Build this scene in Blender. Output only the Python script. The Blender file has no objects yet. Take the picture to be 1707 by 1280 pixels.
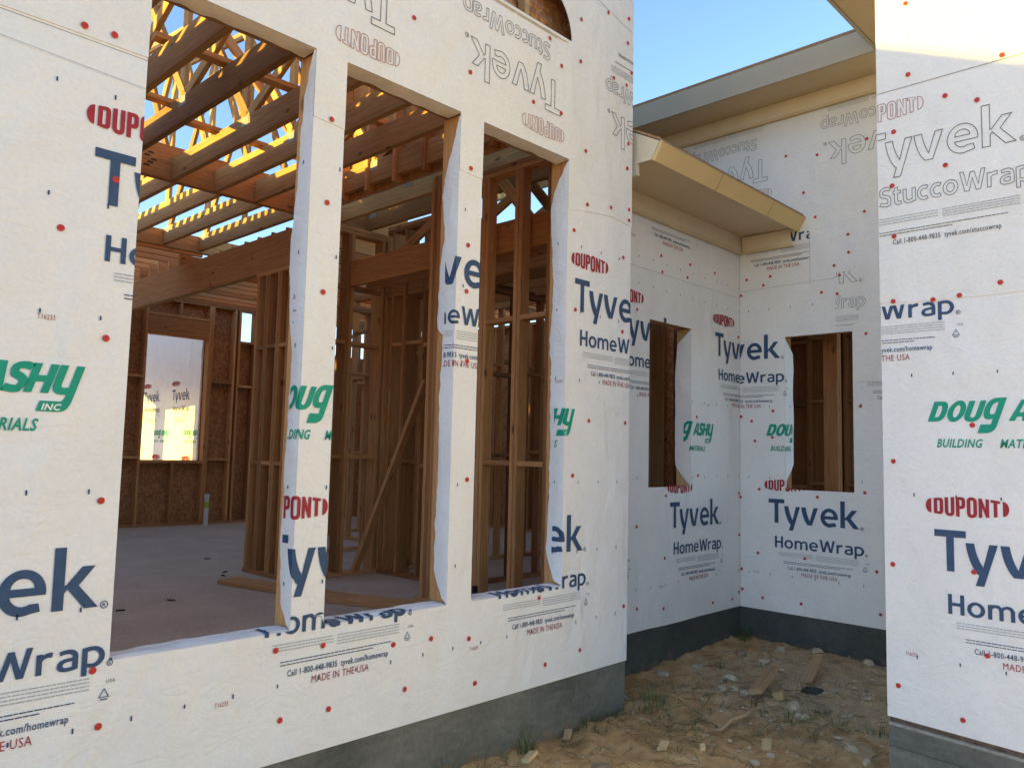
import bpy, bmesh, math, random
from mathutils import Vector, Matrix, noise
from mathutils.geometry import tessellate_polygon
R = math.radians
random.seed(7)
scene = bpy.context.scene
col = scene.collection

# ------------------------------------------------------------------ camera
YAW, PIT, ROL, EYE = 0.8027, 0.0852, 0.0232, Vector((0, 0, 1.64))
fw = Vector((math.sin(YAW)*math.cos(PIT), math.cos(YAW)*math.cos(PIT), math.sin(PIT)))
rt = Vector((math.cos(YAW), -math.sin(YAW), 0))
up = rt.cross(fw)
rt2 = math.cos(ROL)*rt + math.sin(ROL)*up
up2 = -math.sin(ROL)*rt + math.cos(ROL)*up
cd = bpy.data.cameras.new("camera")
cd.sensor_width = 36.0
cd.lens = 1317.86/1707*36.0
cd.clip_start = 0.05
cd.clip_end = 500
cam = bpy.data.objects.new("camera", cd)
cam.matrix_world = Matrix(((rt2.x, up2.x, -fw.x, EYE.x), (rt2.y, up2.y, -fw.y, EYE.y), (rt2.z, up2.z, -fw.z, EYE.z), (0, 0, 0, 1)))
col.objects.link(cam)
scene.camera = cam

# ------------------------------------------------------------------ light
S = Vector((-1.0, 0.36, 0.165)).normalized()          # towards the sun: low, over the left side of the house
EL = math.asin(S.z)
w = bpy.data.worlds.new("World")
scene.world = w
w.use_nodes = True
nt = w.node_tree
bg = nt.nodes['Background']
sky = nt.nodes.new('ShaderNodeTexSky')
sky.sky_type = 'NISHITA'
sky.sun_disc = False
sky.sun_elevation = EL
sky.sun_rotation = math.atan2(S.x, S.y)
sky.air_density = 0.8
sky.dust_density = 0.15
sky.ozone_density = 1.8
nt.links.new(sky.outputs[0], bg.inputs[0])
bg.inputs[1].default_value = 0.15
sd = bpy.data.lights.new("sun", 'SUN')
sd.energy = 3.2
sd.angle = R(0.8)
sd.color = (1.0, 0.68, 0.11)
so = bpy.data.objects.new("sun", sd)
so.rotation_euler = (-S).to_track_quat('-Z', 'Y').to_euler()
so.location = (0, 0, 20)
col.objects.link(so)
scene.view_settings.view_transform = 'Standard'
scene.view_settings.look = 'None'
scene.view_settings.exposure = 1.85
scene.view_settings.gamma = 1.0
scene.view_settings.use_curve_mapping = False
scene.cycles.max_bounces = 10
scene.cycles.diffuse_bounces = 8

# ------------------------------------------------------------------ materials
def new_mat(name):
    m = bpy.data.materials.new(name)
    m.use_nodes = True
    n = m.node_tree
    b = n.nodes['Principled BSDF']
    b.inputs['Specular IOR Level'].default_value = 0.25
    return m, n, b
def ramp(n, stops):
    r = n.nodes.new('ShaderNodeValToRGB')
    e = r.color_ramp.elements
    while len(e) < len(stops): e.new(0.5)
    for i, (p, c) in enumerate(stops):
        e[i].position = p
        e[i].color = (c[0], c[1], c[2], 1)
    return r
def coords(n, kind, scale):
    tc = n.nodes.new('ShaderNodeTexCoord')
    mp = n.nodes.new('ShaderNodeMapping')
    mp.inputs['Scale'].default_value = scale
    n.links.new(tc.outputs[kind], mp.inputs['Vector'])
    return mp.outputs[0]
def tex_noise(n, vec, scale, detail=4, rough=0.55, dist=0.0):
    t = n.nodes.new('ShaderNodeTexNoise')
    t.inputs['Scale'].default_value = scale
    t.inputs['Detail'].default_value = detail
    t.inputs['Roughness'].default_value = rough
    t.inputs['Distortion'].default_value = dist
    n.links.new(vec, t.inputs['Vector'])
    return t.outputs['Fac']
def mathn(n, op, a, b=None):
    m = n.nodes.new('ShaderNodeMath')
    m.operation = op
    for i, v in enumerate((a, b)):
        if v is None: continue
        if isinstance(v, (int, float)): m.inputs[i].default_value = v
        else: n.links.new(v, m.inputs[i])
    return m.outputs[0]
def mixc(n, fac, a, b, mode='MIX'):
    m = n.nodes.new('ShaderNodeMix')
    m.data_type = 'RGBA'
    m.blend_type = mode
    for s, v in ((m.inputs[0], fac), (m.inputs[6], a), (m.inputs[7], b)):
        if isinstance(v, (int, float)): s.default_value = v
        elif isinstance(v, tuple): s.default_value = (v[0], v[1], v[2], 1)
        else: n.links.new(v, s)
    return m.outputs[2]
def bump(n, b, height, strength, dist=0.01, prev=None):
    k = n.nodes.new('ShaderNodeBump')
    k.inputs['Strength'].default_value = strength
    k.inputs['Distance'].default_value = dist
    n.links.new(height, k.inputs['Height'])
    if prev is not None: n.links.new(prev, k.inputs['Normal'])
    n.links.new(k.outputs[0], b.inputs['Normal'])
    return k.outputs[0]

def wrap_material(name, tone):
    m, n, b = new_mat(name)
    v = coords(n, 'Object', (1, 1, 1))
    fib = tex_noise(n, v, 70, 5, 0.7)
    blot = tex_noise(n, v, 3.0, 6, 0.65)
    c1 = ramp(n, [(0.3, tuple(t*0.93 for t in tone)), (0.7, tone)])
    n.links.new(blot, c1.inputs[0])
    c2 = ramp(n, [(0.25, (0.90, 0.90, 0.905)), (0.62, (1, 1, 1))])
    n.links.new(fib, c2.inputs[0])
    c = mixc(n, 0.8, c1.outputs[0], c2.outputs[0], 'MULTIPLY')
    n.links.new(c, b.inputs['Base Color'])
    b.inputs['Roughness'].default_value = 0.55
    # crinkles: diagonal creases, soft waves, fine fibres
    vc = coords(n, 'Object', (1.0, 1.0, 1.7))
    cre = tex_noise(n, vc, 5.0, 3, 0.5, 1.6)
    rid = mathn(n, 'ABSOLUTE', mathn(n, 'SUBTRACT', cre, 0.5))
    rid = mathn(n, 'MINIMUM', mathn(n, 'MULTIPLY', rid, 9.0), 1.0)
    wav = tex_noise(n, v, 7.0, 3, 0.5)
    b1 = bump(n, b, rid, 0.20, 0.006)
    lo = tex_noise(n, coords(n, 'Object', (1.0, 1.0, 0.45)), 3.1, 2, 0.5, 0.8)
    b0 = bump(n, b, lo, 0.55, 0.05, b1)
    b2 = bump(n, b, wav, 0.65, 0.014, b0)
    bump(n, b, fib, 0.14, 0.004, b2)
    return m
M = {}
M['wrap'] = wrap_material('white_house_wrap', (0.825, 0.82, 0.83))
M['stucco'] = wrap_material('stucco_house_wrap', (0.82, 0.81, 0.80))

def lumber(name, c0, c1, c2):
    m, n, b = new_mat(name)
    v = coords(n, 'Object', (1, 1, 0.045))
    oi = n.nodes.new('ShaderNodeObjectInfo')
    add = n.nodes.new('ShaderNodeVectorMath')
    add.operation = 'ADD'
    sc = n.nodes.new('ShaderNodeVectorMath')
    sc.operation = 'SCALE'
    sc.inputs[0].default_value = (31, 17, 9)
    n.links.new(oi.outputs['Random'], sc.inputs['Scale'])
    n.links.new(v, add.inputs[0])
    n.links.new(sc.outputs[0], add.inputs[1])
    g = tex_noise(n, add.outputs[0], 55, 4, 0.6, 1.2)
    r = ramp(n, [(0.25, c0), (0.5, c1), (0.78, c2)])
    n.links.new(g, r.inputs[0])
    tint = ramp(n, [(0.0, (0.58, 0.52, 0.47)), (0.4, (0.92, 0.86, 0.80)), (0.7, (1.0, 1.0, 1.0)), (1.0, (1.22, 1.25, 1.22))])
    n.links.new(oi.outputs['Random'], tint.inputs[0])
    c = mixc(n, 1.0, r.outputs[0], tint.outputs[0], 'MULTIPLY')
    # knots
    vk = n.nodes.new('ShaderNodeVectorMath')
    vk.operation = 'MULTIPLY'
    n.links.new(add.outputs[0], vk.inputs[0])
    vk.inputs[1].default_value = (1, 1, 9)
    vo = n.nodes.new('ShaderNodeTexVoronoi')
    vo.inputs['Scale'].default_value = 6.5
    n.links.new(vk.outputs[0], vo.inputs['Vector'])
    kn = ramp(n, [(0.04, (1, 1, 1)), (0.13, (0, 0, 0))])
    n.links.new(vo.outputs['Distance'], kn.inputs[0])
    c = mixc(n, mathn(n, 'MULTIPLY', kn.outputs[0], 0.7), c, (0.05, 0.022, 0.01))
    n.links.new(c, b.inputs['Base Color'])
    b.inputs['Roughness'].default_value = 0.75
    bump(n, b, g, 0.15, 0.003)
    return m
M['wood'] = lumber('framing_lumber', (0.42, 0.20, 0.078), (0.60, 0.315, 0.128), (0.73, 0.43, 0.20))
M['wood4'] = lumber('shade_toned_lumber', (0.20, 0.085, 0.038), (0.30, 0.14, 0.062), (0.40, 0.20, 0.09))  # framing lumber coloured darker to carry the shade behind the small windows
M['wood2'] = lumber('pale_cut_lumber', (0.42, 0.29, 0.14), (0.54, 0.39, 0.21), (0.64, 0.49, 0.29))
M['wood3'] = lumber('weathered_lumber', (0.26, 0.155, 0.085), (0.38, 0.24, 0.135), (0.48, 0.32, 0.19))

M['truss'] = lumber('truss_lumber', (0.40, 0.225, 0.085), (0.56, 0.34, 0.135), (0.68, 0.45, 0.20))
def osb_material():
    m, n, b = new_mat('oriented_strand_board')
    cs = []
    for k, s in enumerate(((60, 22, 14), (20, 55, 40), (30, 30, 60))):
        v = coords(n, 'Object', s)
        vo = n.nodes.new('ShaderNodeTexVoronoi')
        vo.inputs['Scale'].default_value = 1.0
        n.links.new(v, vo.inputs['Vector'])
        sp = n.nodes.new('ShaderNodeSeparateColor')
        n.links.new(vo.outputs['Color'], sp.inputs[0])
        cs.append(sp.outputs[k])
    f = mathn(n, 'MULTIPLY', mathn(n, 'ADD', mathn(n, 'ADD', cs[0], cs[1]), cs[2]), 0.333)
    r = ramp(n, [(0.2, (0.30, 0.135, 0.06)), (0.5, (0.43, 0.21, 0.095)), (0.8, (0.56, 0.31, 0.15))])
    n.links.new(f, r.inputs[0])
    n.links.new(r.outputs[0], b.inputs['Base Color'])
    b.inputs['Roughness'].default_value = 0.8
    bump(n, b, f, 0.3, 0.004)
    return m
M['osb'] = osb_material()

def concrete(name, c0, c1, streak=0.0):
    m, n, b = new_mat(name)
    v = coords(n, 'Object', (1, 1, 1))
    a = tex_noise(n, v, 2.2, 8, 0.65)
    f = tex_noise(n, v, 45, 4, 0.6)
    r = ramp(n, [(0.3, c0), (0.7, c1)])
    n.links.new(a, r.inputs[0])
    c = mixc(n, 0.35, r.outputs[0], ramp_link(n, f), 'OVERLAY')
    if streak:
        vs = coords(n, 'Object', (3, 3, 14))
        st = tex_noise(n, vs, 2.0, 4, 0.6)
        rs = ramp(n, [(0.5, (0, 0, 0)), (0.72, (1, 1, 1))])
        n.links.new(st, rs.inputs[0])
        c = mixc(n, mathn(n, 'MULTIPLY', rs.outputs[0], streak), c, tuple(min(1, x*2.2) for x in c1))
    if streak:
        tc = n.nodes.new('ShaderNodeTexCoord')
        sx = n.nodes.new('ShaderNodeSeparateXYZ')
        n.links.new(tc.outputs['Object'], sx.inputs[0])
        hgt = mathn(n, 'MULTIPLY', mathn(n, 'SUBTRACT', 0.16, sx.outputs['Z']), 7.0)
        sf = mathn(n, 'ADD', hgt, mathn(n, 'MULTIPLY', mathn(n, 'SUBTRACT', tex_noise(n, v, 9, 6, 0.7), 0.55), 3.0))
        rs2 = ramp(n, [(0.2, (0, 0, 0)), (0.9, (1, 1, 1))])
        n.links.new(sf, rs2.inputs[0])
        c = mixc(n, mathn(n, 'MULTIPLY', rs2.outputs[0], 0.55), c, (0.24, 0.155, 0.085))
    n.links.new(c, b.inputs['Base Color'])
    b.inputs['Roughness'].default_value = 0.85
    b1 = bump(n, b, f, 0.45, 0.004)
    bump(n, b, a, 0.35, 0.02, b1)
    return m
def ramp_link(n, f):
    r = ramp(n, [(0.2, (0.2, 0.2, 0.2)), (0.8, (0.8, 0.8, 0.8))])
    n.links.new(f, r.inputs[0])
    return r.outputs[0]
M['floor'] = concrete('slab_concrete', (0.50, 0.375, 0.265), (0.62, 0.48, 0.355))
M['found'] = concrete('foundation_concrete', (0.095, 0.095, 0.085), (0.175, 0.17, 0.15), 0.16)
M['tar'] = concrete('dark_foundation_coating', (0.048, 0.050, 0.050), (0.085, 0.088, 0.086), 0.10)

def plain(name, c, rough=0.6, var=0.08, scale=8):
    m, n, b = new_mat(name)
    v = coords(n, 'Object', (1, 1, 1))
    a = tex_noise(n, v, scale, 5, 0.6)
    r = ramp(n, [(0.3, tuple(x*(1-var) for x in c)), (0.7, tuple(min(1, x*(1+var)) for x in c))])
    n.links.new(a, r.inputs[0])
    n.links.new(r.outputs[0], b.inputs['Base Color'])
    b.inputs['Roughness'].default_value = rough
    return m
M['soffit'] = plain('painted_soffit_board', (0.60, 0.49, 0.32), 0.6, 0.05, 3)
M['fascia'] = plain('painted_fascia_board', (0.66, 0.50, 0.25), 0.55, 0.05, 4)
M['fasciag'] = plain('primed_grey_fascia_board', (0.46, 0.41, 0.32), 0.55, 0.05, 4)
M['frieze'] = plain('primed_frieze_board', (0.68, 0.59, 0.44), 0.55, 0.05, 4)
M['navy'] = plain('navy_ink', (0.040, 0.080, 0.165), 0.6, 0.12, 25)
M['red'] = plain('red_ink', (0.34, 0.026, 0.040), 0.6, 0.12, 25)
M['green'] = plain('green_ink', (0.010, 0.30, 0.205), 0.6, 0.08, 25)
M['line'] = plain('grey_line_ink', (0.12, 0.13, 0.14), 0.6, 0.1, 25)
M['pinkline'] = plain('faint_red_line_ink', (0.40, 0.16, 0.15), 0.6, 0.1, 25)
M['grey'] = plain('faint_grey_ink', (0.40, 0.42, 0.45), 0.6, 0.1, 60)
M['white'] = plain('white_ink', (0.78, 0.79, 0.79), 0.6, 0.02, 25)
M['cap'] = plain('red_plastic', (0.52, 0.045, 0.035), 0.4, 0.08, 40)
M['seam'] = plain('dirty_wrap_edge', (0.30, 0.29, 0.28), 0.8, 0.2, 40)
M['metal'] = plain('galvanised_steel', (0.35, 0.34, 0.33), 0.45, 0.15, 30)
M['pvc'] = plain('white_pvc', (0.72, 0.71, 0.66), 0.35, 0.04, 12)
M['yellow'] = plain('yellow_green_tape', (0.50, 0.55, 0.08), 0.5, 0.05, 12)
M['black'] = plain('black_plastic', (0.02, 0.022, 0.024), 0.5, 0.2, 20)
M['strip'] = plain('brown_sill_edge', (0.13, 0.085, 0.06), 0.85, 0.5, 30)
M['ledge'] = plain('pale_mortar_edge', (0.30, 0.29, 0.26), 0.85, 0.3, 30)

def stone_material(name, c):
    m, n, b = new_mat(name)
    v = coords(n, 'Object', (1, 1, 1))
    a = tex_noise(n, v, 14, 8, 0.7)
    r = ramp(n, [(0.25, tuple(x*0.6 for x in c)), (0.75, c)])
    n.links.new(a, r.inputs[0])
    n.links.new(r.outputs[0], b.inputs['Base Color'])
    b.inputs['Roughness'].default_value = 0.9
    bump(n, b, a, 0.7, 0.02)
    return m
M['stone'] = stone_material('pale_grey_rubble', (0.58, 0.47, 0.33))
M['clod'] = stone_material('sandy_clod', (0.33, 0.24, 0.155))
M['dark'] = stone_material('dark_scrap', (0.06, 0.06, 0.058))

def ground_material():
    m, n, b = new_mat('sandy_dirt')
    v = coords(n, 'Object', (1, 1, 1))
    big = tex_noise(n, v, 0.9, 6, 0.6, 0.4)
    mid = tex_noise(n, v, 7, 8, 0.7)
    fine = tex_noise(n, v, 90, 5, 0.7)
    r1 = ramp(n, [(0.28, (0.35, 0.19, 0.08)), (0.50, (0.62, 0.37, 0.165)), (0.75, (0.78, 0.51, 0.26))])
    n.links.new(mid, r1.inputs[0])
    # grey gravelly patch in the corner between the walls
    tc = n.nodes.new('ShaderNodeTexCoord')
    d = n.nodes.new('ShaderNodeVectorMath')
    d.operation = 'DISTANCE'
    n.links.new(tc.outputs['Object'], d.inputs[0])
    d.inputs[1].default_value = (5.7, 2.2, 0.05)
    near = mathn(n, 'SUBTRACT', 1.5, d.outputs['Value'])
    gf = mathn(n, 'ADD', near, mathn(n, 'MULTIPLY', mathn(n, 'SUBTRACT', mid, 0.5), 3.0))
    rg = ramp(n, [(0.35, (0, 0, 0)), (0.75, (1, 1, 1))])
    n.links.new(gf, rg.inputs[0])
    r2 = ramp(n, [(0.3, (0.38, 0.27, 0.155)), (0.7, (0.76, 0.58, 0.37))])
    n.links.new(fine, r2.inputs[0])
    c = mixc(n, mathn(n, 'MULTIPLY', rg.outputs[0], 0.75), r1.outputs[0], r2.outputs[0])
    # pale dry sand nearer the viewer
    d2 = n.nodes.new('ShaderNodeVectorMath')
    d2.operation = 'DISTANCE'
    n.links.new(tc.outputs['Object'], d2.inputs[0])
    d2.inputs[1].default_value = (2.6, 2.0, 0.0)
    sf = mathn(n, 'ADD', mathn(n, 'SUBTRACT', 1.5, d2.outputs['Value']), mathn(n, 'MULTIPLY', mathn(n, 'SUBTRACT', big, 0.5), 3.5))
    rs = ramp(n, [(0.2, (0, 0, 0)), (0.8, (1, 1, 1))])
    n.links.new(sf, rs.inputs[0])
    r3 = ramp(n, [(0.3, (0.60, 0.38, 0.165)), (0.7, (0.76, 0.52, 0.25))])
    n.links.new(mid, r3.inputs[0])
    c = mixc(n, mathn(n, 'MULTIPLY', rs.outputs[0], 0.8), c, r3.outputs[0])
    sp = ramp(n, [(0.66, (0, 0, 0)), (0.76, (1, 1, 1))])
    n.links.new(fine, sp.inputs[0])
    c = mixc(n, mathn(n, 'MULTIPLY', sp.outputs[0], 0.35), c, (0.48, 0.43, 0.35))
    # damp dark litter lying in blotches
    dk = tex_noise(n, v, 4.2, 9, 0.75, 0.6)
    rd = ramp(n, [(0.54, (0, 0, 0)), (0.68, (1, 1, 1))])
    n.links.new(dk, rd.inputs[0])
    c = mixc(n, mathn(n, 'MULTIPLY', rd.outputs[0], 0.42), c, (0.13, 0.095, 0.05))
    n.links.new(c, b.inputs['Base Color'])
    b.inputs['Roughness'].default_value = 0.95
    b1 = bump(n, b, mid, 1.0, 0.05)
    bump(n, b, fine, 0.9, 0.010, b1)
    return m
M['ground'] = ground_material()
def leaf_material(name, c):
    m, n, b = new_mat(name)
    oi = n.nodes.new('ShaderNodeObjectInfo')
    v = coords(n, 'Object', (1, 1, 1))
    a = tex_noise(n, v, 30, 3, 0.6)
    r = ramp(n, [(0.3, tuple(x*0.5 for x in c)), (0.7, c)])
    n.links.new(a, r.inputs[0])
    n.links.new(r.outputs[0], b.inputs['Base Color'])
    b.inputs['Roughness'].default_value = 0.7
    return m
M['grass'] = leaf_material('green_grass', (0.10, 0.15, 0.04))
M['dry'] = leaf_material('dry_grass', (0.20, 0.15, 0.07))

# ------------------------------------------------------------------ object helpers
def thing(name, label, cat, loc=(0, 0, 0), group=None):
    o = bpy.data.objects.new(name, None)
    o.empty_display_size = 0.1
    o.location = loc
    col.objects.link(o)
    o['label'] = label
    o['category'] = cat
    if group: o['group'] = group
    return o
def tag(o, label, cat, group=None):
    o['label'] = label
    o['category'] = cat
    if group: o['group'] = group
    return o
def world_loc(o):
    p = Vector(o.location)
    while o.parent:
        o = o.parent
        p = p + Vector(o.location) if False else p
    return p
def adopt(o, parent):
    """o's basis is its world matrix; parents only ever carry a translation when top-level, else full world basis"""
    o.parent = parent
    if parent.parent is None:
        o.matrix_parent_inverse = Matrix.Translation(-Vector(parent.location)) if parent.type == 'EMPTY' else parent.matrix_basis.inverted()
    else:
        o.matrix_parent_inverse = parent.matrix_basis.inverted() @ Matrix.Identity(4)
        # parent's world equals its own basis by construction
def mesh_obj(name, verts, faces, m, parent=None, mw=None, smooth=False):
    me = bpy.data.meshes.new(name)
    me.from_pydata([tuple(v) for v in verts], [], faces)
    me.materials.append(m)
    if smooth:
        for p in me.polygons: p.use_smooth = True
    me.update()
    o = bpy.data.objects.new(name, me)
    col.objects.link(o)
    if mw is not None: o.matrix_basis = mw
    if parent is not None: adopt(o, parent)
    return o
def box_vf(x0, x1, y0, y1, z0, z1):
    v = [(x0, y0, z0), (x1, y0, z0), (x1, y1, z0), (x0, y1, z0), (x0, y0, z1), (x1, y0, z1), (x1, y1, z1), (x0, y1, z1)]
    f = [(0, 3, 2, 1), (4, 5, 6, 7), (0, 1, 5, 4), (1, 2, 6, 5), (2, 3, 7, 6), (3, 0, 4, 7)]
    return v, f
def box(name, x0, x1, y0, y1, z0, z1, m, parent=None):
    v, f = box_vf(x0, x1, y0, y1, z0, z1)
    return mesh_obj(name, v, f, m, parent)
def board(name, p0, p1, wdt, thk, parent=None, m=None, side=None, bow=0.0):
    """a piece of lumber from p0 to p1, long axis = local z; wdt along local x (direction 'side'), thk along local y"""
    m = m or M['wood']
    p0, p1 = Vector(p0), Vector(p1)
    d = p1 - p0
    L = d.length
    z = d.normalized()
    s = Vector(side) if side is not None else (Vector((0, 0, 1)) if abs(z.z) < 0.9 else Vector((1, 0, 0)))
    x = (s - z*s.dot(z)).normalized()
    y = z.cross(x)
    mw = Matrix(((x.x, y.x, z.x, p0.x), (x.y, y.y, z.y, p0.y), (x.z, y.z, z.z, p0.z), (0, 0, 0, 1)))
    a, b, c = wdt/2, thk/2, 0.003
    prof = [(-a+c, -b), (a-c, -b), (a, -b+c), (a, b-c), (a-c, b), (-a+c, b), (-a, b-c), (-a, -b+c)]
    v = [(q[0], q[1], 0) for q in prof] + [(q[0], q[1], L) for q in prof]
    f = [tuple(range(7, -1, -1)), tuple(range(8, 16))] + [(i, (i+1) % 8, 8+(i+1) % 8, 8+i) for i in range(8)]
    return mesh_obj(name, v, f, m, parent, mw)
def copy_thing(o, delta, label):
    r = o.copy()
    col.objects.link(r)
    r.location = Vector(o.location) + Vector(delta)
    r['label'] = label
    for ch in list(o.children):
        c = ch.copy()
        col.objects.link(c)
        c.parent = r
        for g in ch.children:
            e = g.copy()
            col.objects.link(e)
            e.parent = c
    return r

# ------------------------------------------------------------------ lettering: hand-drawn glyph outlines (cap height 100)
def ell(cx, cy, rx, ry, a0, a1, k=14):
    return [(cx+rx*math.cos(R(a0+(a1-a0)*i/k)), cy+ry*math.sin(R(a0+(a1-a0)*i/k))) for i in range(k+1)]
def bez(p0, p1, p2, k=6):
    return [((1-t)**2*p0[0]+2*t*(1-t)*p1[0]+t*t*p2[0], (1-t)**2*p0[1]+2*t*(1-t)*p1[1]+t*t*p2[1]) for t in [i/k for i in range(k+1)]]
def stroke(pts, wd):
    L, Rr = [], []
    n = len(pts)
    for i, p in enumerate(pts):
        a = pts[max(0, i-1)]
        b = pts[min(n-1, i+1)]
        dx, dy = b[0]-a[0], b[1]-a[1]
        l = math.hypot(dx, dy) or 1
        nx, ny = -dy/l*wd/2, dx/l*wd/2
        L.append((p[0]+nx, p[1]+ny))
        Rr.append((p[0]-nx, p[1]-ny))
    return L + Rr[::-1]
G = {}
G['T'] = (70, [[(26.5, 0), (43.5, 0), (43.5, 83), (70, 83), (70, 100), (0, 100), (0, 83), (26.5, 83)]])
G['y'] = (69, [[(0, 72), (19, 72)] + bez((19, 72), (22, 42), (37, 17))[1:] + [(51, 72), (69, 72), (38, -28), (20, -28), (28, -2)] + bez((24, 0), (5, 26), (0, 72))[0:6]])
G['v'] = (70, [[(0, 72), (19, 72)] + bez((19, 72), (23, 42), (35.5, 18))[1:] + [(52, 72), (70, 72), (45, 0), (26, 0)] + bez((26, 0), (5, 24), (0, 72))[1:6]])
G['e'] = (71, [ell(36, 36, 35.5, 38, -9, 292, 26) + [(64, 3), (61, 17)] + ell(37, 36, 20, 22.5, 300, 198, 10) + [(18, 30)],
               [(18.5, 43), (53.5, 43)] + ell(36, 43, 17.5, 16.5, 6, 174, 10)])
G['k'] = (74, [[(0, 0), (18, 0), (18, 28), (23, 35), (51, 0), (74, 0), (40.5, 40), (66, 72), (45, 72), (21, 42), (18, 42), (18, 106), (0, 106)]])
G['H'] = (68, [[(0, 0), (17, 0), (17, 42), (51, 42), (51, 0), (68, 0), (68, 100), (51, 100), (51, 58), (17, 58), (17, 100), (0, 100)]])
G['o'] = (73, [ell(36.5, 36, 36.5, 38, 0, 345, 23), ell(36.5, 36, 19, 23, 0, 345, 17)])
G['m'] = (106, [[(0, 0), (17, 0), (17, 46)] + ell(31, 46, 13.5, 13.5, 170, 0, 7) + [(44.5, 0), (61.5, 0), (61.5, 46)] + ell(75.5, 46, 13.5, 13.5, 170, 0, 7) + [(89, 0), (106, 0), (106, 46)] + ell(80, 46, 26, 28, 8, 100, 7) + [(64, 70), (55, 63), (46, 71)] + ell(36, 46, 26, 28, 70, 105, 4) + [(14, 72), (0, 70)]])
G['W'] = (120, [[(0, 100), (18, 100), (33, 28), (51, 94), (69, 94), (87, 28), (102, 100), (120, 100), (97, 0), (77, 0), (60, 62), (43, 0), (23, 0)]])
G['r'] = (48, [[(0, 0), (17, 0), (17, 46)] + bez((17, 46), (24, 60), (45, 56)) + [(47, 73)] + bez((47, 73), (32, 76), (20, 68)) + [(14, 72), (0, 71)]])
G['a'] = (64, [[(64, 4), (64, 46)] + bez((64, 46), (62, 74), (34, 74.5)) + bez((30, 74.5), (18, 74), (7, 69)) + [(10, 55)] + bez((10, 55), (24, 61), (38, 58)) + [(46.5, 52), (46.5, 45)] + bez((46.5, 45), (2, 46), (1, 20)) + bez((1, 17), (4, -3), (32, -2)) + [(46, -1)],
                [(46.5, 32.5)] + bez((46.5, 32.5), (18, 33), (18, 20)) + bez((18, 18), (20, 9), (46.5, 14))])
G['p'] = (71, [[(0, -28), (17, -28), (17, 1)] + ell(33, 36, 38, 38, -92, 95, 16) + [(17, 73), (0, 70)], [(17, 15)] + ell(33, 36, 20, 23, -90, 90, 10) + [(17, 57)]])
G['S'] = (64, [stroke(bez((58, 88), (46, 94), (30, 92)) + bez((22, 91), (8, 86), (10, 70)) + bez((12, 58), (28, 54), (36, 50)) + bez((44, 46), (56, 40), (54, 25)) + bez((52, 8), (28, 4), (5, 13)), 17)])
G['t'] = (45, [[(0, 58), (8, 58), (8, 20)] + bez((8, 20), (10, -2), (30, -2)) + [(44, 1), (43, 15)] + bez((43, 15), (25, 10), (25, 24)) + [(25, 58), (42, 58), (42, 72), (25, 72), (25, 92), (10, 88), (8, 72), (0, 72)]])
G['u'] = (64, [[(0, 72), (17, 72), (17, 28)] + bez((17, 28), (17, 12), (33, 13)) + [(47, 17), (47, 72), (64, 72), (64, 4), (46, 0)] + bez((40, -2), (0, -6), (0, 28))])
G['c'] = (56, [stroke(ell(37, 36, 28, 29.5, 58, 302, 16), 17)])
# condensed logo capitals (DUPONT)
G['D1'] = (46, [[(0, 0), (24, 0)] + bez((24, 0), (46, 0), (46, 24)) + bez((46, 76), (46, 100), (24, 100)) + [(0, 100)], [(17, 16), (22, 16)] + bez((22, 16), (29, 16), (29, 26)) + bez((29, 74), (29, 84), (22, 84)) + [(17, 84)]])
G['U1'] = (46, [[(0, 100), (17, 100), (17, 26)] + bez((17, 22), (17, 14), (23, 14)) + bez((23, 14), (29, 14), (29, 22)) + [(29, 100), (46, 100), (46, 24)] + bez((46, 24), (46, -2), (23, -2)) + bez((23, -2), (0, -2), (0, 24))])
G['P1'] = (44, [[(0, 0), (17, 0), (17, 40), (24, 40)] + bez((24, 40), (44, 40), (44, 60)) + bez((44, 80), (44, 100), (24, 100)) + [(0, 100)], [(17, 55), (22, 55)] + bez((22, 55), (27, 55), (27, 64)) + bez((27, 76), (27, 85), (22, 85)) + [(17, 85)]])
G['O1'] = (47, [bez((0, 24), (0, -2), (23.5, -2)) + bez((23.5, -2), (47, -2), (47, 24)) + bez((47, 76), (47, 102), (23.5, 102)) + bez((23.5, 102), (0, 102), (0, 76)), bez((17, 26), (17, 14), (23.5, 14)) + bez((23.5, 14), (30, 14), (30, 26)) + bez((30, 74), (30, 86), (23.5, 86)) + bez((23.5, 86), (17, 86), (17, 74))])
G['N1'] = (48, [[(0, 0), (16, 0), (16, 54), (33, 0), (48, 0), (48, 100), (32, 100), (32, 46), (15, 100), (0, 100)]])
G['T1'] = (42, [[(12.5, 0), (29.5, 0), (29.5, 84), (42, 84), (42, 100), (0, 100), (0, 84), (12.5, 84)]])
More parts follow.
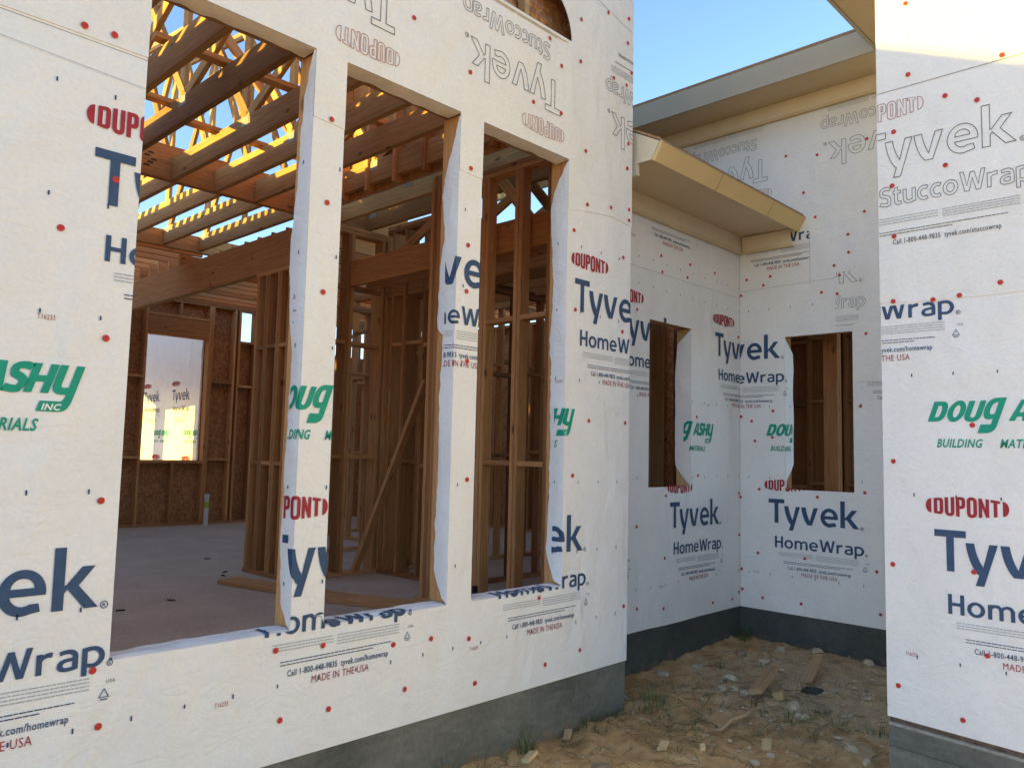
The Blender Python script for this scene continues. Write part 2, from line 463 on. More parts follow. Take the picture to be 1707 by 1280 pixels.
# heavy slanted dealer capitals
def slant(cs, k=0.34): return [[(x+y*k, y) for x, y in c] for c in cs]
G['D2'] = (74, slant([[(0, 0), (38, 0)] + bez((38, 0), (74, 0), (74, 50)) + bez((74, 50), (74, 100), (38, 100)) + [(0, 100)], [(26, 21), (34, 21)] + bez((34, 21), (48, 22), (48, 50)) + bez((48, 50), (48, 79), (34, 79)) + [(26, 79)]]))
G['O2'] = (78, slant([ell(39, 50, 39, 53, 0, 345, 23), ell(39, 50, 14, 31, 0, 345, 17)]))
G['U2'] = (74, slant([[(0, 100), (26, 100), (26, 34)] + bez((26, 30), (26, 18), (37, 18)) + bez((37, 18), (48, 18), (48, 32)) + [(48, 100), (74, 100), (74, 30)] + bez((74, 30), (72, -3), (37, -3)) + bez((37, -3), (0, -3), (0, 34))]))
G['g2'] = (78, slant([bez((78, 112), (58, 112), (42, 112)) + bez((42, 112), (0, 112), (0, 58)) + bez((0, 58), (0, 8), (34, 8)) + [(50, 10), (50, -16), (6, -16), (6, -58), (44, -58)] + bez((44, -58), (78, -56), (78, -20)), bez((44, 90), (26, 88), (26, 58)) + bez((26, 58), (26, 32), (40, 32)) + [(50, 36), (50, 90)]]))
G['A2'] = (80, slant([[(0, 0), (26, 0), (30, 20), (52, 20), (54, 0), (80, 0), (62, 100), (26, 100)], [(34, 40), (50, 40), (45, 80), (41, 80)]], 0.30))
G['S2'] = (66, slant([stroke(bez((64, 84), (50, 92), (36, 90)) + bez((28, 89), (12, 84), (16, 70)) + bez((20, 58), (34, 54), (42, 48)) + bez((50, 42), (56, 34), (50, 22)) + bez((44, 8), (22, 8), (2, 14)), 25)], 0.30))
G['H2'] = (76, slant([[(0, 0), (25, 0), (25, 38), (51, 38), (51, 0), (76, 0), (76, 100), (51, 100), (51, 60), (25, 60), (25, 100), (0, 100)]], 0.30))
G['y2'] = (78, slant([[(0, 100), (26, 100), (26, 40)] + bez((26, 36), (26, 22), (38, 22)) + [(52, 24), (52, 100), (78, 100), (78, -24)] + bez((78, -24), (76, -62), (50, -62)) + [(-20, -62), (-20, -26), (40, -26)] + bez((40, -26), (52, -26), (52, -2)) + [(36, -2)] + bez((36, -2), (0, -2), (0, 38))], 0.30))

def tri_fill(contours):
    vs = [Vector((p[0], p[1], 0)) for c in contours for p in c]
    ts = tessellate_polygon([[Vector((p[0], p[1], 0)) for p in c] for c in contours])
    return [(v.x, v.y) for v in vs], [tuple(t) for t in ts]
def strip(contours, wd):
    V, F = [], []
    for c in contours:
        q = [c[0]]
        for p in c[1:]:
            if math.hypot(p[0]-q[-1][0], p[1]-q[-1][1]) > 1e-3: q.append(p)
        if math.hypot(q[0][0]-q[-1][0], q[0][1]-q[-1][1]) < 1e-3: q.pop()
        n = len(q)
        b = len(V)
        for i in range(n):
            a, p, d = q[i-1], q[i], q[(i+1) % n]
            e1 = Vector((p[0]-a[0], p[1]-a[1])).normalized()
            e2 = Vector((d[0]-p[0], d[1]-p[1])).normalized()
            n1, n2 = Vector((-e1.y, e1.x)), Vector((-e2.y, e2.x))
            mm = n1+n2
            if mm.length < 0.2: mm = n1
            mm = mm.normalized()
            k = wd/2/max(0.4, mm.dot(n1))
            V += [(p[0]+mm.x*k, p[1]+mm.y*k), (p[0]-mm.x*k, p[1]-mm.y*k)]
        for i in range(n):
            j = (i+1) % n
            F.append((b+2*i, b+2*i+1, b+2*j+1, b+2*j))
    return V, F
GC = {}
def glyph(ch, outline):
    k = (ch, outline)
    if k not in GC:
        GC[k] = strip(G[ch][1], outline) if outline else tri_fill(G[ch][1])
    return GC[k]
def word(chars, starts, scale, outline=0, warp=None):
    """list of glyph keys with x starts (in design units) -> 2D mesh"""
    V, F = [], []
    for ch, x0 in zip(chars, starts):
        v, f = glyph(ch, outline)
        b = len(V)
        for p in v:
            x, y = p[0]+x0, p[1]
            if warp: x, y = warp(x, y)
            V.append((x*scale[0], y*scale[1]))
        F += [tuple(b+i for i in t) for t in f]
    return V, F
def auto(chars, gap):
    xs, x = [], 0
    for ch in chars:
        xs.append(x)
        x += G[ch][0]+gap
    return xs, x-gap
FT = {}
def small_text(body, cap, width=None, bold=0.0, shear=0.0):
    """small type with Blender's built-in font, as a 2D mesh fitted to a cap height and width"""
    k = (body, bold, shear)
    if k not in FT:
        c = bpy.data.curves.new('type', 'FONT')
        c.body = body
        c.offset = bold
        c.shear = shear
        c.resolution_u = 2
        c.space_character = 1.08
        o = bpy.data.objects.new('type', c)
        me = o.to_mesh()
        FT[k] = ([(v.co.x, v.co.y) for v in me.vertices], [tuple(p.vertices) for p in me.polygons])
        o.to_mesh_clear()
        bpy.data.objects.remove(o)
        bpy.data.curves.remove(c)
    V, F = FT[k]
    xs = [v[0] for v in V]
    sy = cap/0.69
    sx = width/(max(xs)-min(xs)) if width else sy
    return [((v[0]-min(xs))*sx, v[1]*sy) for v in V], F
def rects(rs):
    V, F = [], []
    for (x0, x1, y0, y1) in rs:
        b = len(V)
        V += [(x0, y0), (x1, y0), (x1, y1), (x0, y1)]
        F.append((b, b+1, b+2, b+3))
    return V, F
def shift(vf, dx, dy): return [(v[0]+dx, v[1]+dy) for v in vf[0]], vf[1]
def join(*l):
    V, F = [], []
    for v, f in l:
        b = len(V)
        V += v
        F += [tuple(b+i for i in t) for t in f]
    return V, F

XH, WH = auto(['H', 'o', 'm', 'e', 'W', 'r', 'a', 'p'], 11)
XS, WS = auto(['S', 't', 'u', 'c', 'c', 'o', 'W', 'r', 'a', 'p'], 9)
XD, WD = auto(['D1', 'U1', 'P1', 'O1', 'N1', 'T1'], 7)
XT = [0, 69, 143, 223, 304]
def lens(x, y):
    t = (x-WD/2)/(WD/2)
    h = 1.10-0.26*t*t
    return x, 50+(y-50)*h
def logo(outline=0):
    w_ = 0.290
    s = w_/WD
    a = word(['D1', 'U1', 'P1', 'O1', 'N1', 'T1'], XD, (s, 0.00088), outline/s*1.0 if outline else 0, lens)
    # the two end pieces of the oval
    e1 = [ell(0, 0, 0.026, 0.036, 90, 270, 10)]
    e2 = [ell(0, 0, 0.026, 0.036, -90, 90, 10)]
    f = (lambda c: strip(c, outline)) if outline else tri_fill
    return join(shift(a, 0.045, 0), shift(f(e1), 0.034, 0.044), shift(f(e2), 0.045+w_+0.011, 0.044))
def mark_r(r=0.012):
    return join(strip([ell(0, 0, r, r, 0, 337, 15)], 0.003), shift(small_text('R', r*1.0, None, 0.02), -r*0.45, -r*0.5))
def recycle():
    return join(strip([[(-0.016, 0), (0.016, 0), (0, 0.028)]], 0.003), rects([(-0.012, 0.012, -0.010, -0.006)]))
def greek(x0, x1, zs, h, rnd):
    """rows of print too small to read"""
    rs = []
    for z in zs:
        x = x0
        while x < x1-0.004:
            l = min(rnd.uniform(0.008, 0.03), x1-x)
            rs.append((x, x+l, z, z+h))
            x += l+0.0028
    return rects(rs)

class Sheet:
    """a wrapped wall plane: u runs to the viewer's right, z up; openings carry folds of the wrap"""
    def __init__(s, O, U, N, umin, umax, openings=(), flap='right'):
        s.O, s.U, s.N = Vector(O), Vector(U), Vector(N)
        s.umin, s.umax, s.op, s.flap = umin, umax, list(openings), flap
    def pt(s, u, z, off=0.0, depth=0.0):
        return s.O + s.U*u + s.N*(off-depth) + Vector((0, 0, z))
    def zone(s, u, z):
        for (a, b, c, d) in s.op:
            if a+1e-6 < u < b-1e-6 and c+1e-6 < z < d-1e-6:
                if s.flap == 'right' and u > b-0.066 and c+0.09 < z < d-0.33: return 'jamb', b
                if s.flap == 'left' and u < a+0.10 and c+0.09 < z < d-0.15: return 'jamb', a
                if z < c+0.085 and (u < b-0.09 or s.flap == 'left'): return 'sill', c
                return 'hole', None
        return 'face', None
    def place(s, vf, off):
        return vf, off
PRN = 0.0035
def put(sheet, name, vf, m, parent, off=PRN, zmin=-9, zmax=9, umin=None, umax=None):
    """clip a 2D print to the sheet, fold it round the openings' edges, and link it as one part"""
    bm = bmesh.new()
    vs = [bm.verts.new((p[0], p[1], 0)) for p in vf[0]]
    for t in vf[1]:
        try: bm.faces.new([vs[i] for i in t])
        except ValueError: pass
    u0 = max(sheet.umin, umin if umin is not None else -99)
    u1 = min(sheet.umax, umax if umax is not None else 99)
    def cut(co, no, clear):
        bmesh.ops.bisect_plane(bm, geom=bm.verts[:]+bm.edges[:]+bm.faces[:], dist=1e-5, plane_co=co, plane_no=no, clear_outer=clear)
    xs = [v.co.x for v in bm.verts]
    ys = [v.co.y for v in bm.verts]
    if not xs: return None
    if min(xs) < u0: cut((u0, 0, 0), (-1, 0, 0), True)
    if max(xs) > u1: cut((u1, 0, 0), (1, 0, 0), True)
    if min(ys) < zmin: cut((0, zmin, 0), (0, -1, 0), True)
    if max(ys) > zmax: cut((0, zmax, 0), (0, 1, 0), True)
    if not bm.faces:
        bm.free()
        return None
    lo = (min(v.co.x for v in bm.verts), min(v.co.y for v in bm.verts))
    hi = (max(v.co.x for v in bm.verts), max(v.co.y for v in bm.verts))
    for (a, b, c, d) in sheet.op:
        if hi[0] < a or lo[0] > b or hi[1] < c or lo[1] > d: continue
        lines = [a, b, b-0.066 if sheet.flap == 'right' else a+0.10] + ([b-0.09] if sheet.flap == 'right' else [])
        for x in lines:
            if lo[0] < x < hi[0]: cut((x, 0, 0), (1, 0, 0), False)
        for z in (c, d, c+0.085, c+0.09, d-(0.33 if sheet.flap == 'right' else 0.15)):
            if lo[1] < z < hi[1]: cut((0, z, 0), (0, 1, 0), False)
    dead = []
    for f in bm.faces:
        c = f.calc_center_median()
        if sheet.zone(c.x, c.y)[0] == 'hole': dead.append(f)
    bmesh.ops.delete(bm, geom=dead, context='FACES')
    if not bm.faces:
        bm.free()
        return None
    kinds = {}
    for f in bm.faces:
        c = f.calc_center_median()
        z = sheet.zone(c.x, c.y)
        for v in f.verts:
            if z[0] != 'face' or v not in kinds: kinds[v] = z
    for v in bm.verts:
        k, e = kinds.get(v, ('face', None))
        u, z = v.co.x, v.co.y
        if k == 'jamb':
            dpt = abs(u-e)
            inw = -1 if sheet.flap == 'right' else 1
            wob = jamb_wobble(e, dpt, z)
            v.co = sheet.pt(e+inw*(0.004+wob+0.0025), z, off if dpt < 1e-5 else 0, dpt)
        elif k == 'sill':
            dpt = z-e
            v.co = sheet.pt(u, e+0.006+0.0025, off if dpt < 1e-5 else 0, dpt)
        else:
            v.co = sheet.pt(u, z, off)
    me = bpy.data.meshes.new(name)
    bm.to_mesh(me)
    bm.free()
    me.materials.append(m)
    o = bpy.data.objects.new(name, me)
    col.objects.link(o)
    adopt(o, parent)
    return o
def jamb_wobble(e, d, z):
    t = min(1.0, d/0.08)
    return t*(0.010+0.010*noise.noise(Vector((e*3.1, z*2.6, d*6))))

rnd = random.Random(3)
def homewrap_block(sh, par, u, zb, dealer=True, off=PRN, **k):
    put(sh, 'printed_logo', shift(logo(), u-0.045, zb+0.272), M['red'], par, off, **k)
    put(sh, 'printed_wordmark', join(shift(word(['T', 'y', 'v', 'e', 'k'], XT, (0.002, 0.002)), u, zb), shift(mark_r(), u+0.776, zb+0.005)), M['navy'], par, off, **k)
    s = 0.735/WH
    put(sh, 'printed_wordmark', join(shift(word(['H', 'o', 'm', 'e', 'W', 'r', 'a', 'p'], XH, (s, 0.00096)), u+0.055, zb-0.205), shift(mark_r(0.009), u+0.808, zb-0.20)), M['navy'], par, off, **k)
    put(sh, 'fine_print', join(greek(u+0.09, u+0.385, [zb-0.245-0.0125*i for i in range(3)], 0.0042, rnd), greek(u+0.405, u+0.745, [zb-0.245-0.0125*i for i in range(4)], 0.0042, rnd)), M['grey'], par, off, **k)
    put(sh, 'fine_print', join(greek(u+0.13, u+0.70, [zb-0.318], 0.004, rnd), greek(u+0.13, u+0.60, [zb-0.331], 0.004, rnd),
        shift(small_text('Call 1-800-448-9835  tyvek.com/homewrap', 0.026, 0.52, 0.012), u+0.165, zb-0.378),
        shift(small_text('USA', 0.012, 0.03), u+0.80, zb-0.268), shift(recycle(), u+0.795, zb-0.315)), M['navy'], par, off, **k)
    put(sh, 'fine_print', join(shift(small_text('MADE IN THE USA', 0.031, 0.295, 0.0), u+0.283, zb-0.425), shift(small_text('T16233', 0.017, 0.055), u-0.145, zb-0.44)), M['red'], par, off, **k)
    if dealer:
        s = 0.001
        put(sh, 'dealer_logo', join(shift(word(['D2', 'O2', 'U2', 'g2'], [0, 78, 158, 236], (s, s)), u-0.02, zb+0.735),
            shift(word(['A2', 'S2', 'H2', 'y2'], [0, 76, 140, 220], (s, s)), u+0.335, zb+0.735),
            shift(small_text('BUILDING', 0.040, 0.205, 0.024, 0.28), u+0.02, zb+0.607),
            shift(small_text('MATERIALS', 0.040, 0.232, 0.024, 0.28), u+0.296, zb+0.607)), M['green'], par, off, **k)
        put(sh, 'dealer_logo', shift(small_text('INC', 0.021, 0.062, 0.03, 0.25), u+0.532, zb+0.6785), M['white'], par, off+0.0015, **k)
def stucco_block(sh, par, u, zb, inv=False, off=PRN+0.004, **k):
    def tr(vf):
        if inv: return [(u-p[0], zb-p[1]) for p in vf[0]], vf[1]
        return [(u+p[0], zb+p[1]) for p in vf[0]], vf[1]
    put(sh, 'printed_logo', tr(shift(logo(0.0032), -0.045, 0.272)), M['pinkline'], par, off, **k)
    put(sh, 'printed_wordmark', tr(join(word(['T', 'y', 'v', 'e', 'k'], XT, (0.00195, 0.002), 1.9), shift(mark_r(), 0.765, 0.005))), M['line'], par, off, **k)
    s = 0.70/WS
    put(sh, 'printed_wordmark', tr(shift(word(['S', 't', 'u', 'c', 'c', 'o', 'W', 'r', 'a', 'p'], XS, (s, 0.00102), 3.2), 0.10, -0.205)), M['line'], par, off, **k)
    put(sh, 'fine_print', tr(join(greek(0.04, 0.385, [-0.275-0.0145*i for i in range(3)], 0.0042, rnd), greek(0.405, 0.745, [-0.275-0.0125*i for i in range(4)], 0.0042, rnd))), M['grey'], par, off, **k)
    put(sh, 'fine_print', tr(join(greek(0.08, 0.70, [-0.350], 0.004, rnd), greek(0.10, 0.45, [-0.364], 0.004, rnd), shift(small_text('Call 1-800-448-9835  tyvek.com/stuccowrap', 0.026, 0.50, 0.012), 0.165, -0.418))), M['line'], par, off, **k)
def ticks(sh, par, u0, u1, rows, off=PRN):
    rs = []
    for i, z in enumerate(rows):
        u = u0 + (i % 2)*0.0
        while u < u1:
            rs.append((u, u+0.006, z+rnd.uniform(-.002, .002), z+0.017))
            u += 0.193
    put(sh, 'printed_marks', rects(rs), M['navy'], par, off)

# cap nail: low dome with a rim and a pin head
def cap_mesh():
    V, F = [], []
    rings = [(0.0125, 0.0), (0.0125, 0.0016), (0.0105, 0.0026), (0.0085, 0.0016), (0.004, 0.0022), (0.0035, 0.0034)]
    k = 14
    for r, h in rings:
        V += [(r*math.cos(2*math.pi*i/k), r*math.sin(2*math.pi*i/k), h) for i in range(k)]
    for j in range(len(rings)-1):
        F += [(j*k+i, j*k+(i+1) % k, (j+1)*k+(i+1) % k, (j+1)*k+i) for i in range(k)]
    F.append(tuple((len(rings)-1)*k+i for i in range(k)))
    me = bpy.data.meshes.new('cap_nail')
    me.from_pydata(V, [], F)
    me.materials.append(M['cap'])
    for p in me.polygons: p.use_smooth = True
    return me
CAP = cap_mesh()
def caps(sh, par, pts, off):
    z = sh.N
    x = sh.U
    y = z.cross(x)
    for (u, h) in pts:
        p = sh.pt(u, h, off)
        o = bpy.data.objects.new('cap_nail', CAP)
        a = rnd.uniform(-0.12, 0.12)
        zz = (z + x*a + y*rnd.uniform(-0.12, 0.12)).normalized()
        xx = (x - zz*x.dot(zz)).normalized()
        yy = zz.cross(xx)
        o.matrix_basis = Matrix(((xx.x, yy.x, zz.x, p.x), (xx.y, yy.y, zz.y, p.y), (xx.z, yy.z, zz.z, p.z), (0, 0, 0, 1)))
        col.objects.link(o)
        adopt(o, par)

def wrap_panel(name, sh, outer, holes, m, par, off=0.0, thick=0.008):
    """a sheet of wrap with cut-outs: front face plus edge returns"""
    V2, T = tri_fill([outer]+holes)
    n = len(V2)
    V = [sh.pt(u, z, off) for u, z in V2] + [sh.pt(u, z, off-thick) for u, z in V2]
    F = [tuple(t) for t in T]
    # orient front faces outward
    a, b, c = [V[i] for i in F[0]]
    if (b-a).cross(c-a).dot(sh.N) < 0: F = [t[::-1] for t in F]
    F += [tuple(n+i for i in t[::-1]) for t in F]
    b0 = 0
    for cset in [outer]+holes:
        k = len(cset)
        for i in range(k):
            j = (i+1) % k
            F.append((b0+i, b0+j, n+b0+j, n+b0+i))
        b0 += k
    return mesh_obj(name, V, F, m, par)
def wavy(p, q, amp, k, seed):
    """points from p to q (excluding q) with a small vertical wander, for hand-cut edges"""
    r = random.Random(seed)
    out = []
    for i in range(k):
        t = i/k
        d = amp*(r.random()-0.5)*2 if i else 0
        out.append((p[0]+(q[0]-p[0])*t, p[1]+(q[1]-p[1])*t+d))
    return out
def flap(sh, par, e, prof, side):
    """wrap turned into an opening: prof = [(z, depth)], side -1 when it faces towards smaller u"""
    zs, z = [], prof[0][0]
    z1 = prof[-1][0]
    k = int((z1-prof[0][0])/0.02)
    V, F = [], []
    nx = 5
    for i in range(k+1):
        z = prof[0][0]+(z1-prof[0][0])*i/k
        d = 0
        for (za, da), (zb_, db) in zip(prof, prof[1:]):
            if za <= z <= zb_+1e-9: d = da+(db-da)*(z-za)/(zb_-za+1e-9)
        d = max(0.001, d+(0.007*noise.noise(Vector((e*7, z*5, 1)))+0.011*noise.noise(Vector((e*9, z*17, 5)))+0.006*noise.noise(Vector((e*9, z*41, 8))))*min(1, d/0.05)*(0.75 if sh is SA else 0.25))
        for j in range(nx+1):
            dd = d*j/nx
            wob = 0.004+jamb_wobble(e, dd, z)
            if j == nx: wob += 0.006*noise.noise(Vector((e*5, z*4, 3)))
            V.append(sh.pt(e+side*wob*(1 if j else 0.5), z, 0.0, dd-(0.001 if j == 0 else 0)))
    for i in range(k):
        for j in range(nx):
            a = i*(nx+1)+j
            F.append((a, a+1, a+nx+2, a+nx+1))
    return mesh_obj('wrap_flap', V, F, M['wrap'], par, smooth=True)

# ------------------------------------------------------------------ ground and floor
def gz(x, y):
    p = Vector((x, y, 0))
    q = p + 0.18*noise.noise_vector(p*2.1)
    h = 0.045*noise.noise(p*0.9+Vector((3, 1, 0))) + 0.055*(0.35-abs(noise.noise(q*2.9))) + 0.034*(0.35-abs(noise.noise(q*6.3+Vector((5, 2, 0))))) + 0.016*noise.noise(q*15) + 0.007*noise.noise(p*33)
    base = 0.035
    base += 0.05*max(0, min(1, (x-4.5)/2.0))*max(0, min(1, (y-1.3)/1.5))
    return base + h*0.9
def axis(lo, hi, f0, f1, fine):
    a = [lo]
    v = [f0 + i*fine for i in range(int((f1-f0)/fine)+1)]
    step, x = fine*2, f1
    up_ = []
    while x < hi:
        x += step
        up_.append(min(x, hi))
        step *= 1.6
    dn, x, step = [], f0, fine*2
    while x > lo:
        x -= step
        dn.append(max(x, lo))
        step *= 1.6
    return dn[::-1]+v+up_
gx, gy = axis(-70, 70, 1.6, 6.9, 0.028), axis(-60, 70, 0.9, 3.7, 0.028)
V = [(x, y, gz(x, y) if abs(x) < 12 and abs(y) < 12 else 0.03) for y in gy for x in gx]
nx_ = len(gx)
F = [(j*nx_+i, j*nx_+i+1, (j+1)*nx_+i+1, (j+1)*nx_+i) for j in range(len(gy)-1) for i in range(nx_-1)]
g = mesh_obj('ground', V, F, M['ground'], smooth=True)
g['kind'] = 'structure'
# floor slab, L-shaped behind the walls
fl = tri_fill([[(-2.5, 3.03), (4.17, 3.03), (4.17, 3.45), (6.49, 3.45), (6.49, -3.0), (14, -3.0), (14, 13.0), (-2.5, 13.0)]])
V = [(p[0], p[1], 0.37) for p in fl[0]]
f = mesh_obj('floor', V, fl[1], M['floor'])
f['kind'] = 'structure'

# ------------------------------------------------------------------ the wrapped walls
ZB, ZT = 0.350, 5.6
OPA = [(1.090, 1.803, 0.8735, 3.404), (1.966, 2.673, 0.8735, 3.404), (2.839, 3.553, 0.8735, 3.404)]
SA = Sheet((0, 3.0, 0), (1, 0, 0), (0, -1, 0), -2.5, 4.20, OPA, 'right')
A = thing('wrapped_wall', 'big front wall in printed white wrap with three tall window openings and a half-round one', 'wall', (1.5, 3.0, ZB))
def rect(a, b, c, d): return [(a, c), (b, c), (b, d), (a, d)]
zl = 3.175
lower = [(-2.5, ZB), (4.20, ZB), (4.20, zl)]
for (a, b, c, d) in OPA[::-1]: lower += [(b, zl), (b, c), (a, c), (a, zl)]
AH = wrap_panel('house_wrap', SA, lower+[(-2.5, zl)], [], M['wrap'], A)
box('house_wrap', 4.188, 4.198, 3.001, 3.412, ZB, ZT, M['wrap'], A)
# stucco wrap: upper sheet laid over the lower one, wandering lower edge, with the tops of the tall openings cut out as notches
se = [(-2.5, 3.075)]
for (a, b, c, d) in OPA:
    se += [(a, 3.085), (a, d), (b, d), (b, 3.095)]
se += [(3.80, 3.135), (4.0, 3.15), (4.202, 3.13), (4.202, ZT), (2.25, ZT), (2.25, 4.60), (-2.5, 4.60)]
arch = [(2.968, 4.145)] + [(3.562, 4.145)] + ell(3.265, 4.145, 0.297, 0.297, 6, 174, 20)
AS = wrap_panel('stucco_wrap', SA, se, [arch], M['stucco'], A, 0.004, 0.006)
# seams of overlapping upper courses
put(SA, 'wrap_seam', rects([(-2.5, 1.09, 3.0722, 3.0740)]), M['line'], A, 0.0012)
put(SA, 'wrap_seam', join(([(3.60, 4.560), (4.2, 4.452), (4.2, 4.455), (3.60, 4.563)], [(0, 1, 2, 3)]), ([(0.5, 2.985), (1.09, 2.96), (1.09, 2.962), (0.5, 2.987)], [(0, 1, 2, 3)])), M['grey'], A, 0.0075)
# framing behind the wrap
for nm, x0, x1 in (('jamb_stud', 1.815, 1.954), ('jamb_stud', 2.685, 2.827)):
    box(nm, x0, x1, 3.012, 3.145, 0.86, 3.40, M['wood'], A)
box('jamb_stud', 3.565, 4.185, 3.012, 3.145, 0.36, 4.02, M['wood'], A)
box('jamb_stud', -2.5, 1.078, 3.012, 3.145, 0.36, 4.02, M['wood'], A)
box('header_beam', 1.078, 3.565, 3.012, 3.145, 3.412, 4.02, M['wood3'], A)
box('sill_wall', 1.078, 3.565, 3.012, 3.145, 0.36, 0.858, M['wood'], A)
box('arch_backing', 2.30, 4.14, 3.146, 3.158, 4.03, 5.55, M['osb'], A)
board('arch_stud', (3.235, 3.10, 4.05), (3.235, 3.10, 4.6), 0.04, 0.06, A, M['wood2'], (1, 0, 0))
# roll of wrap along the arch sill
V, F = [], []
for i in range(25):
    u = 2.90+0.62*i/24
    for j in range(7):
        a = -math.pi/2+math.pi*j/6
        V.append(SA.pt(u, 4.128+0.010*math.sin(a), 0.010+0.008*math.cos(a)*(1-0.5*(i/24))))
F = [(i*7+j, i*7+j+1, (i+1)*7+j+1, (i+1)*7+j) for i in range(24) for j in range(6)]
mesh_obj('sill_roll', V, F, M['stucco'], A, smooth=True)
# sheets turned in at sill and head of each opening
for i, (a, b, c, d) in enumerate(OPA):
    k, V, F = 30, [], []
    for q in range(k+1):
        u = a+(b-a)*q/k
        dep = 0.115+0.016*noise.noise(Vector((u*4, 1.3, 0)))
        if i == 0: dep -= 0.02*max(0, 1-abs(u-1.15)/0.1)
        for j in range(6):
            t = j/5
            V.append((u, 3.0-0.002+dep*t, c+0.006*min(1, t*4)+0.007*noise.noise(Vector((u*9, t*3, 2)))*min(1, t*3)))
    F = [(q*6+j, (q+1)*6+j, (q+1)*6+j+1, q*6+j+1) for q in range(k) for j in range(5)]
    mesh_obj('wrap_flap', V, F, M['wrap'], A, smooth=True)
    V = []
    for q in range(k+1):
        u = a+(b-a)*q/k
        dep = 0.10+0.012*noise.noise(Vector((u*14, 5.3, 0)))
        for j in range(4):
            t = j/3
            V.append((u, 2.996+dep*t, d-0.004-0.010*t*noise.noise(Vector((u*8, t, 4)))-0.002*(j > 0)))
    F = [(q*4+j, q*4+j+1, (q+1)*4+j+1, (q+1)*4+j) for q in range(k) for j in range(3)]
    mesh_obj('wrap_flap', V, F, M['stucco'], A, smooth=True)
P1 = [(0.882, 0.004), (0.90, 0.025), (0.99, 0.068), (1.24, 0.086), (1.44, 0.075), (1.75, 0.078), (2.07, 0.072), (2.23, 0.096), (2.37, 0.102), (2.56, 0.114), (2.66, 0.088), (2.83, 0.082), (3.18, 0.067), (3.32, 0.03), (3.40, 0.004)]
P2 = [(0.882, 0.004), (0.90, 0.028), (1.03, 0.090), (1.49, 0.084), (1.79, 0.084), (2.24, 0.077), (2.26, 0.120), (2.61, 0.108), (2.74, 0.080), (2.966, 0.105), (3.06, 0.095), (3.21, 0.045), (3.38, 0.004)]
P3 = [(0.882, 0.004), (0.89, 0.044), (1.06, 0.104), (1.48, 0.100), (1.83, 0.095), (2.19, 0.099), (2.23, 0.115), (2.63, 0.091), (2.85, 0.106), (3.0, 0.115), (3.117, 0.125), (3.29, 0.059), (3.39, 0.004)]
flap(SA, A, 1.803, P1, -1)
flap(SA, A, 2.673, P2, -1)
flap(SA, A, 3.553, P3, -1)
# print
for n_ in range(-2, 3):
    homewrap_block(SA, AH, 0.284+1.35*n_, 1.066, zmax=3.05)
    homewrap_block(SA, AH, 0.930+1.35*n_, 2.492, dealer=False, zmax=3.05)
ticks(SA, AH, -0.176, 4.19, [0.648, 1.053, 1.458, 2.07, 2.48, 2.885])
for uR in (4.70, 3.46, 2.222, 0.985):
    stucco_block(SA, AS, uR, 3.838, inv=True)
stucco_block(SA, AS, 5.25, 4.93, inv=True, zmax=5.2)
CA = [(0.865, 3.116), (0.966, 3.122), (0.837, 2.375), (1.007, 2.01), (1.027, 1.434), (1.037, 0.848), (1.067, 0.653), (1.005, 2.591), (1.741, 0.803), (1.967, 0.789), (2.348, 0.733), (2.578, 0.726), (2.83, 0.688), (1.775, 0.518), (2.008, 0.514), (2.425, 0.517), (2.881, 0.458), (3.422, 0.458), (3.729, 0.488), (3.36, 0.831), (4.16, 0.688), (2.338, 3.774), (2.725, 3.638), (3.355, 4.082), (3.464, 3.953), (3.223, 3.646), (3.468, 3.66), (3.643, 4.05), (3.645, 4.322), (3.918, 4.485), (4.142, 4.538), (4.135, 4.366), (4.18, 4.175), (3.985, 4.07), (4.124, 4.071), (3.707, 3.499), (4.151, 3.68), (4.141, 3.51), (3.731, 3.167), (3.971, 3.206), (4.166, 3.239), (4.167, 3.167), (3.612, 2.98), (4.115, 2.91), (3.636, 2.498), (4.115, 2.425), (3.782, 1.838), (4.155, 1.839), (3.636, 1.507), (1.893, 3.107), (1.891, 2.725), (1.89, 2.321), (2.749, 2.709), (2.746, 2.464), (2.764, 2.101), (2.787, 1.492), (2.749, 3.121)]
caps(SA, AH, [p for p in CA if p[1] < 3.09], 0.003)
caps(SA, AS, [p for p in CA if p[1] >= 3.09], 0.008)

# side return added above the lower roof to keep sun off the corner wall
TS = thing('wrapped_wall', 'upper side wall added to the tall front bay to block the sun, turned away to the right', 'wall', (4.2, 3.2, 3.95))
box('house_wrap', 4.186, 4.196, 3.4125, 6.8, 3.96, ZT, M['wrap'], TS)
box('sheathing_panel', 4.178, 4.1855, 3.15, 6.8, 3.96, ZT, M['truss'], TS)
for i in range(9): board('stud', (4.13, 3.42+0.406*i, 3.97), (4.13, 3.42+0.406*i, ZT), 0.09, 0.038, TS, None, (1, 0, 0))
board('corner_stud', (4.15, 3.2, 3.96), (4.15, 3.2, ZT), 0.04, 0.09, TS)
# unseen left side wall of the house, top stepped up to block low sun
LW = thing('wrapped_wall', 'unseen long left side wall of the house, raised to block the low sun', 'wall', (-2.5, 8, ZB))
box('house_wrap', -2.51, -2.5, 3.0, 9.1, ZB, 4.72, M['wrap'], LW)
box('sheathing_panel', -2.498, -2.46, 3.15, 9.1, ZB, 4.72, M['osb'], LW)

box('house_wrap', -2.51, -2.5, 9.1, 13.0, ZB, 4.98, M['wrap'], LW)
box('sheathing_panel', -2.498, -2.46, 9.1, 13.0, ZB, 4.98, M['osb'], LW)
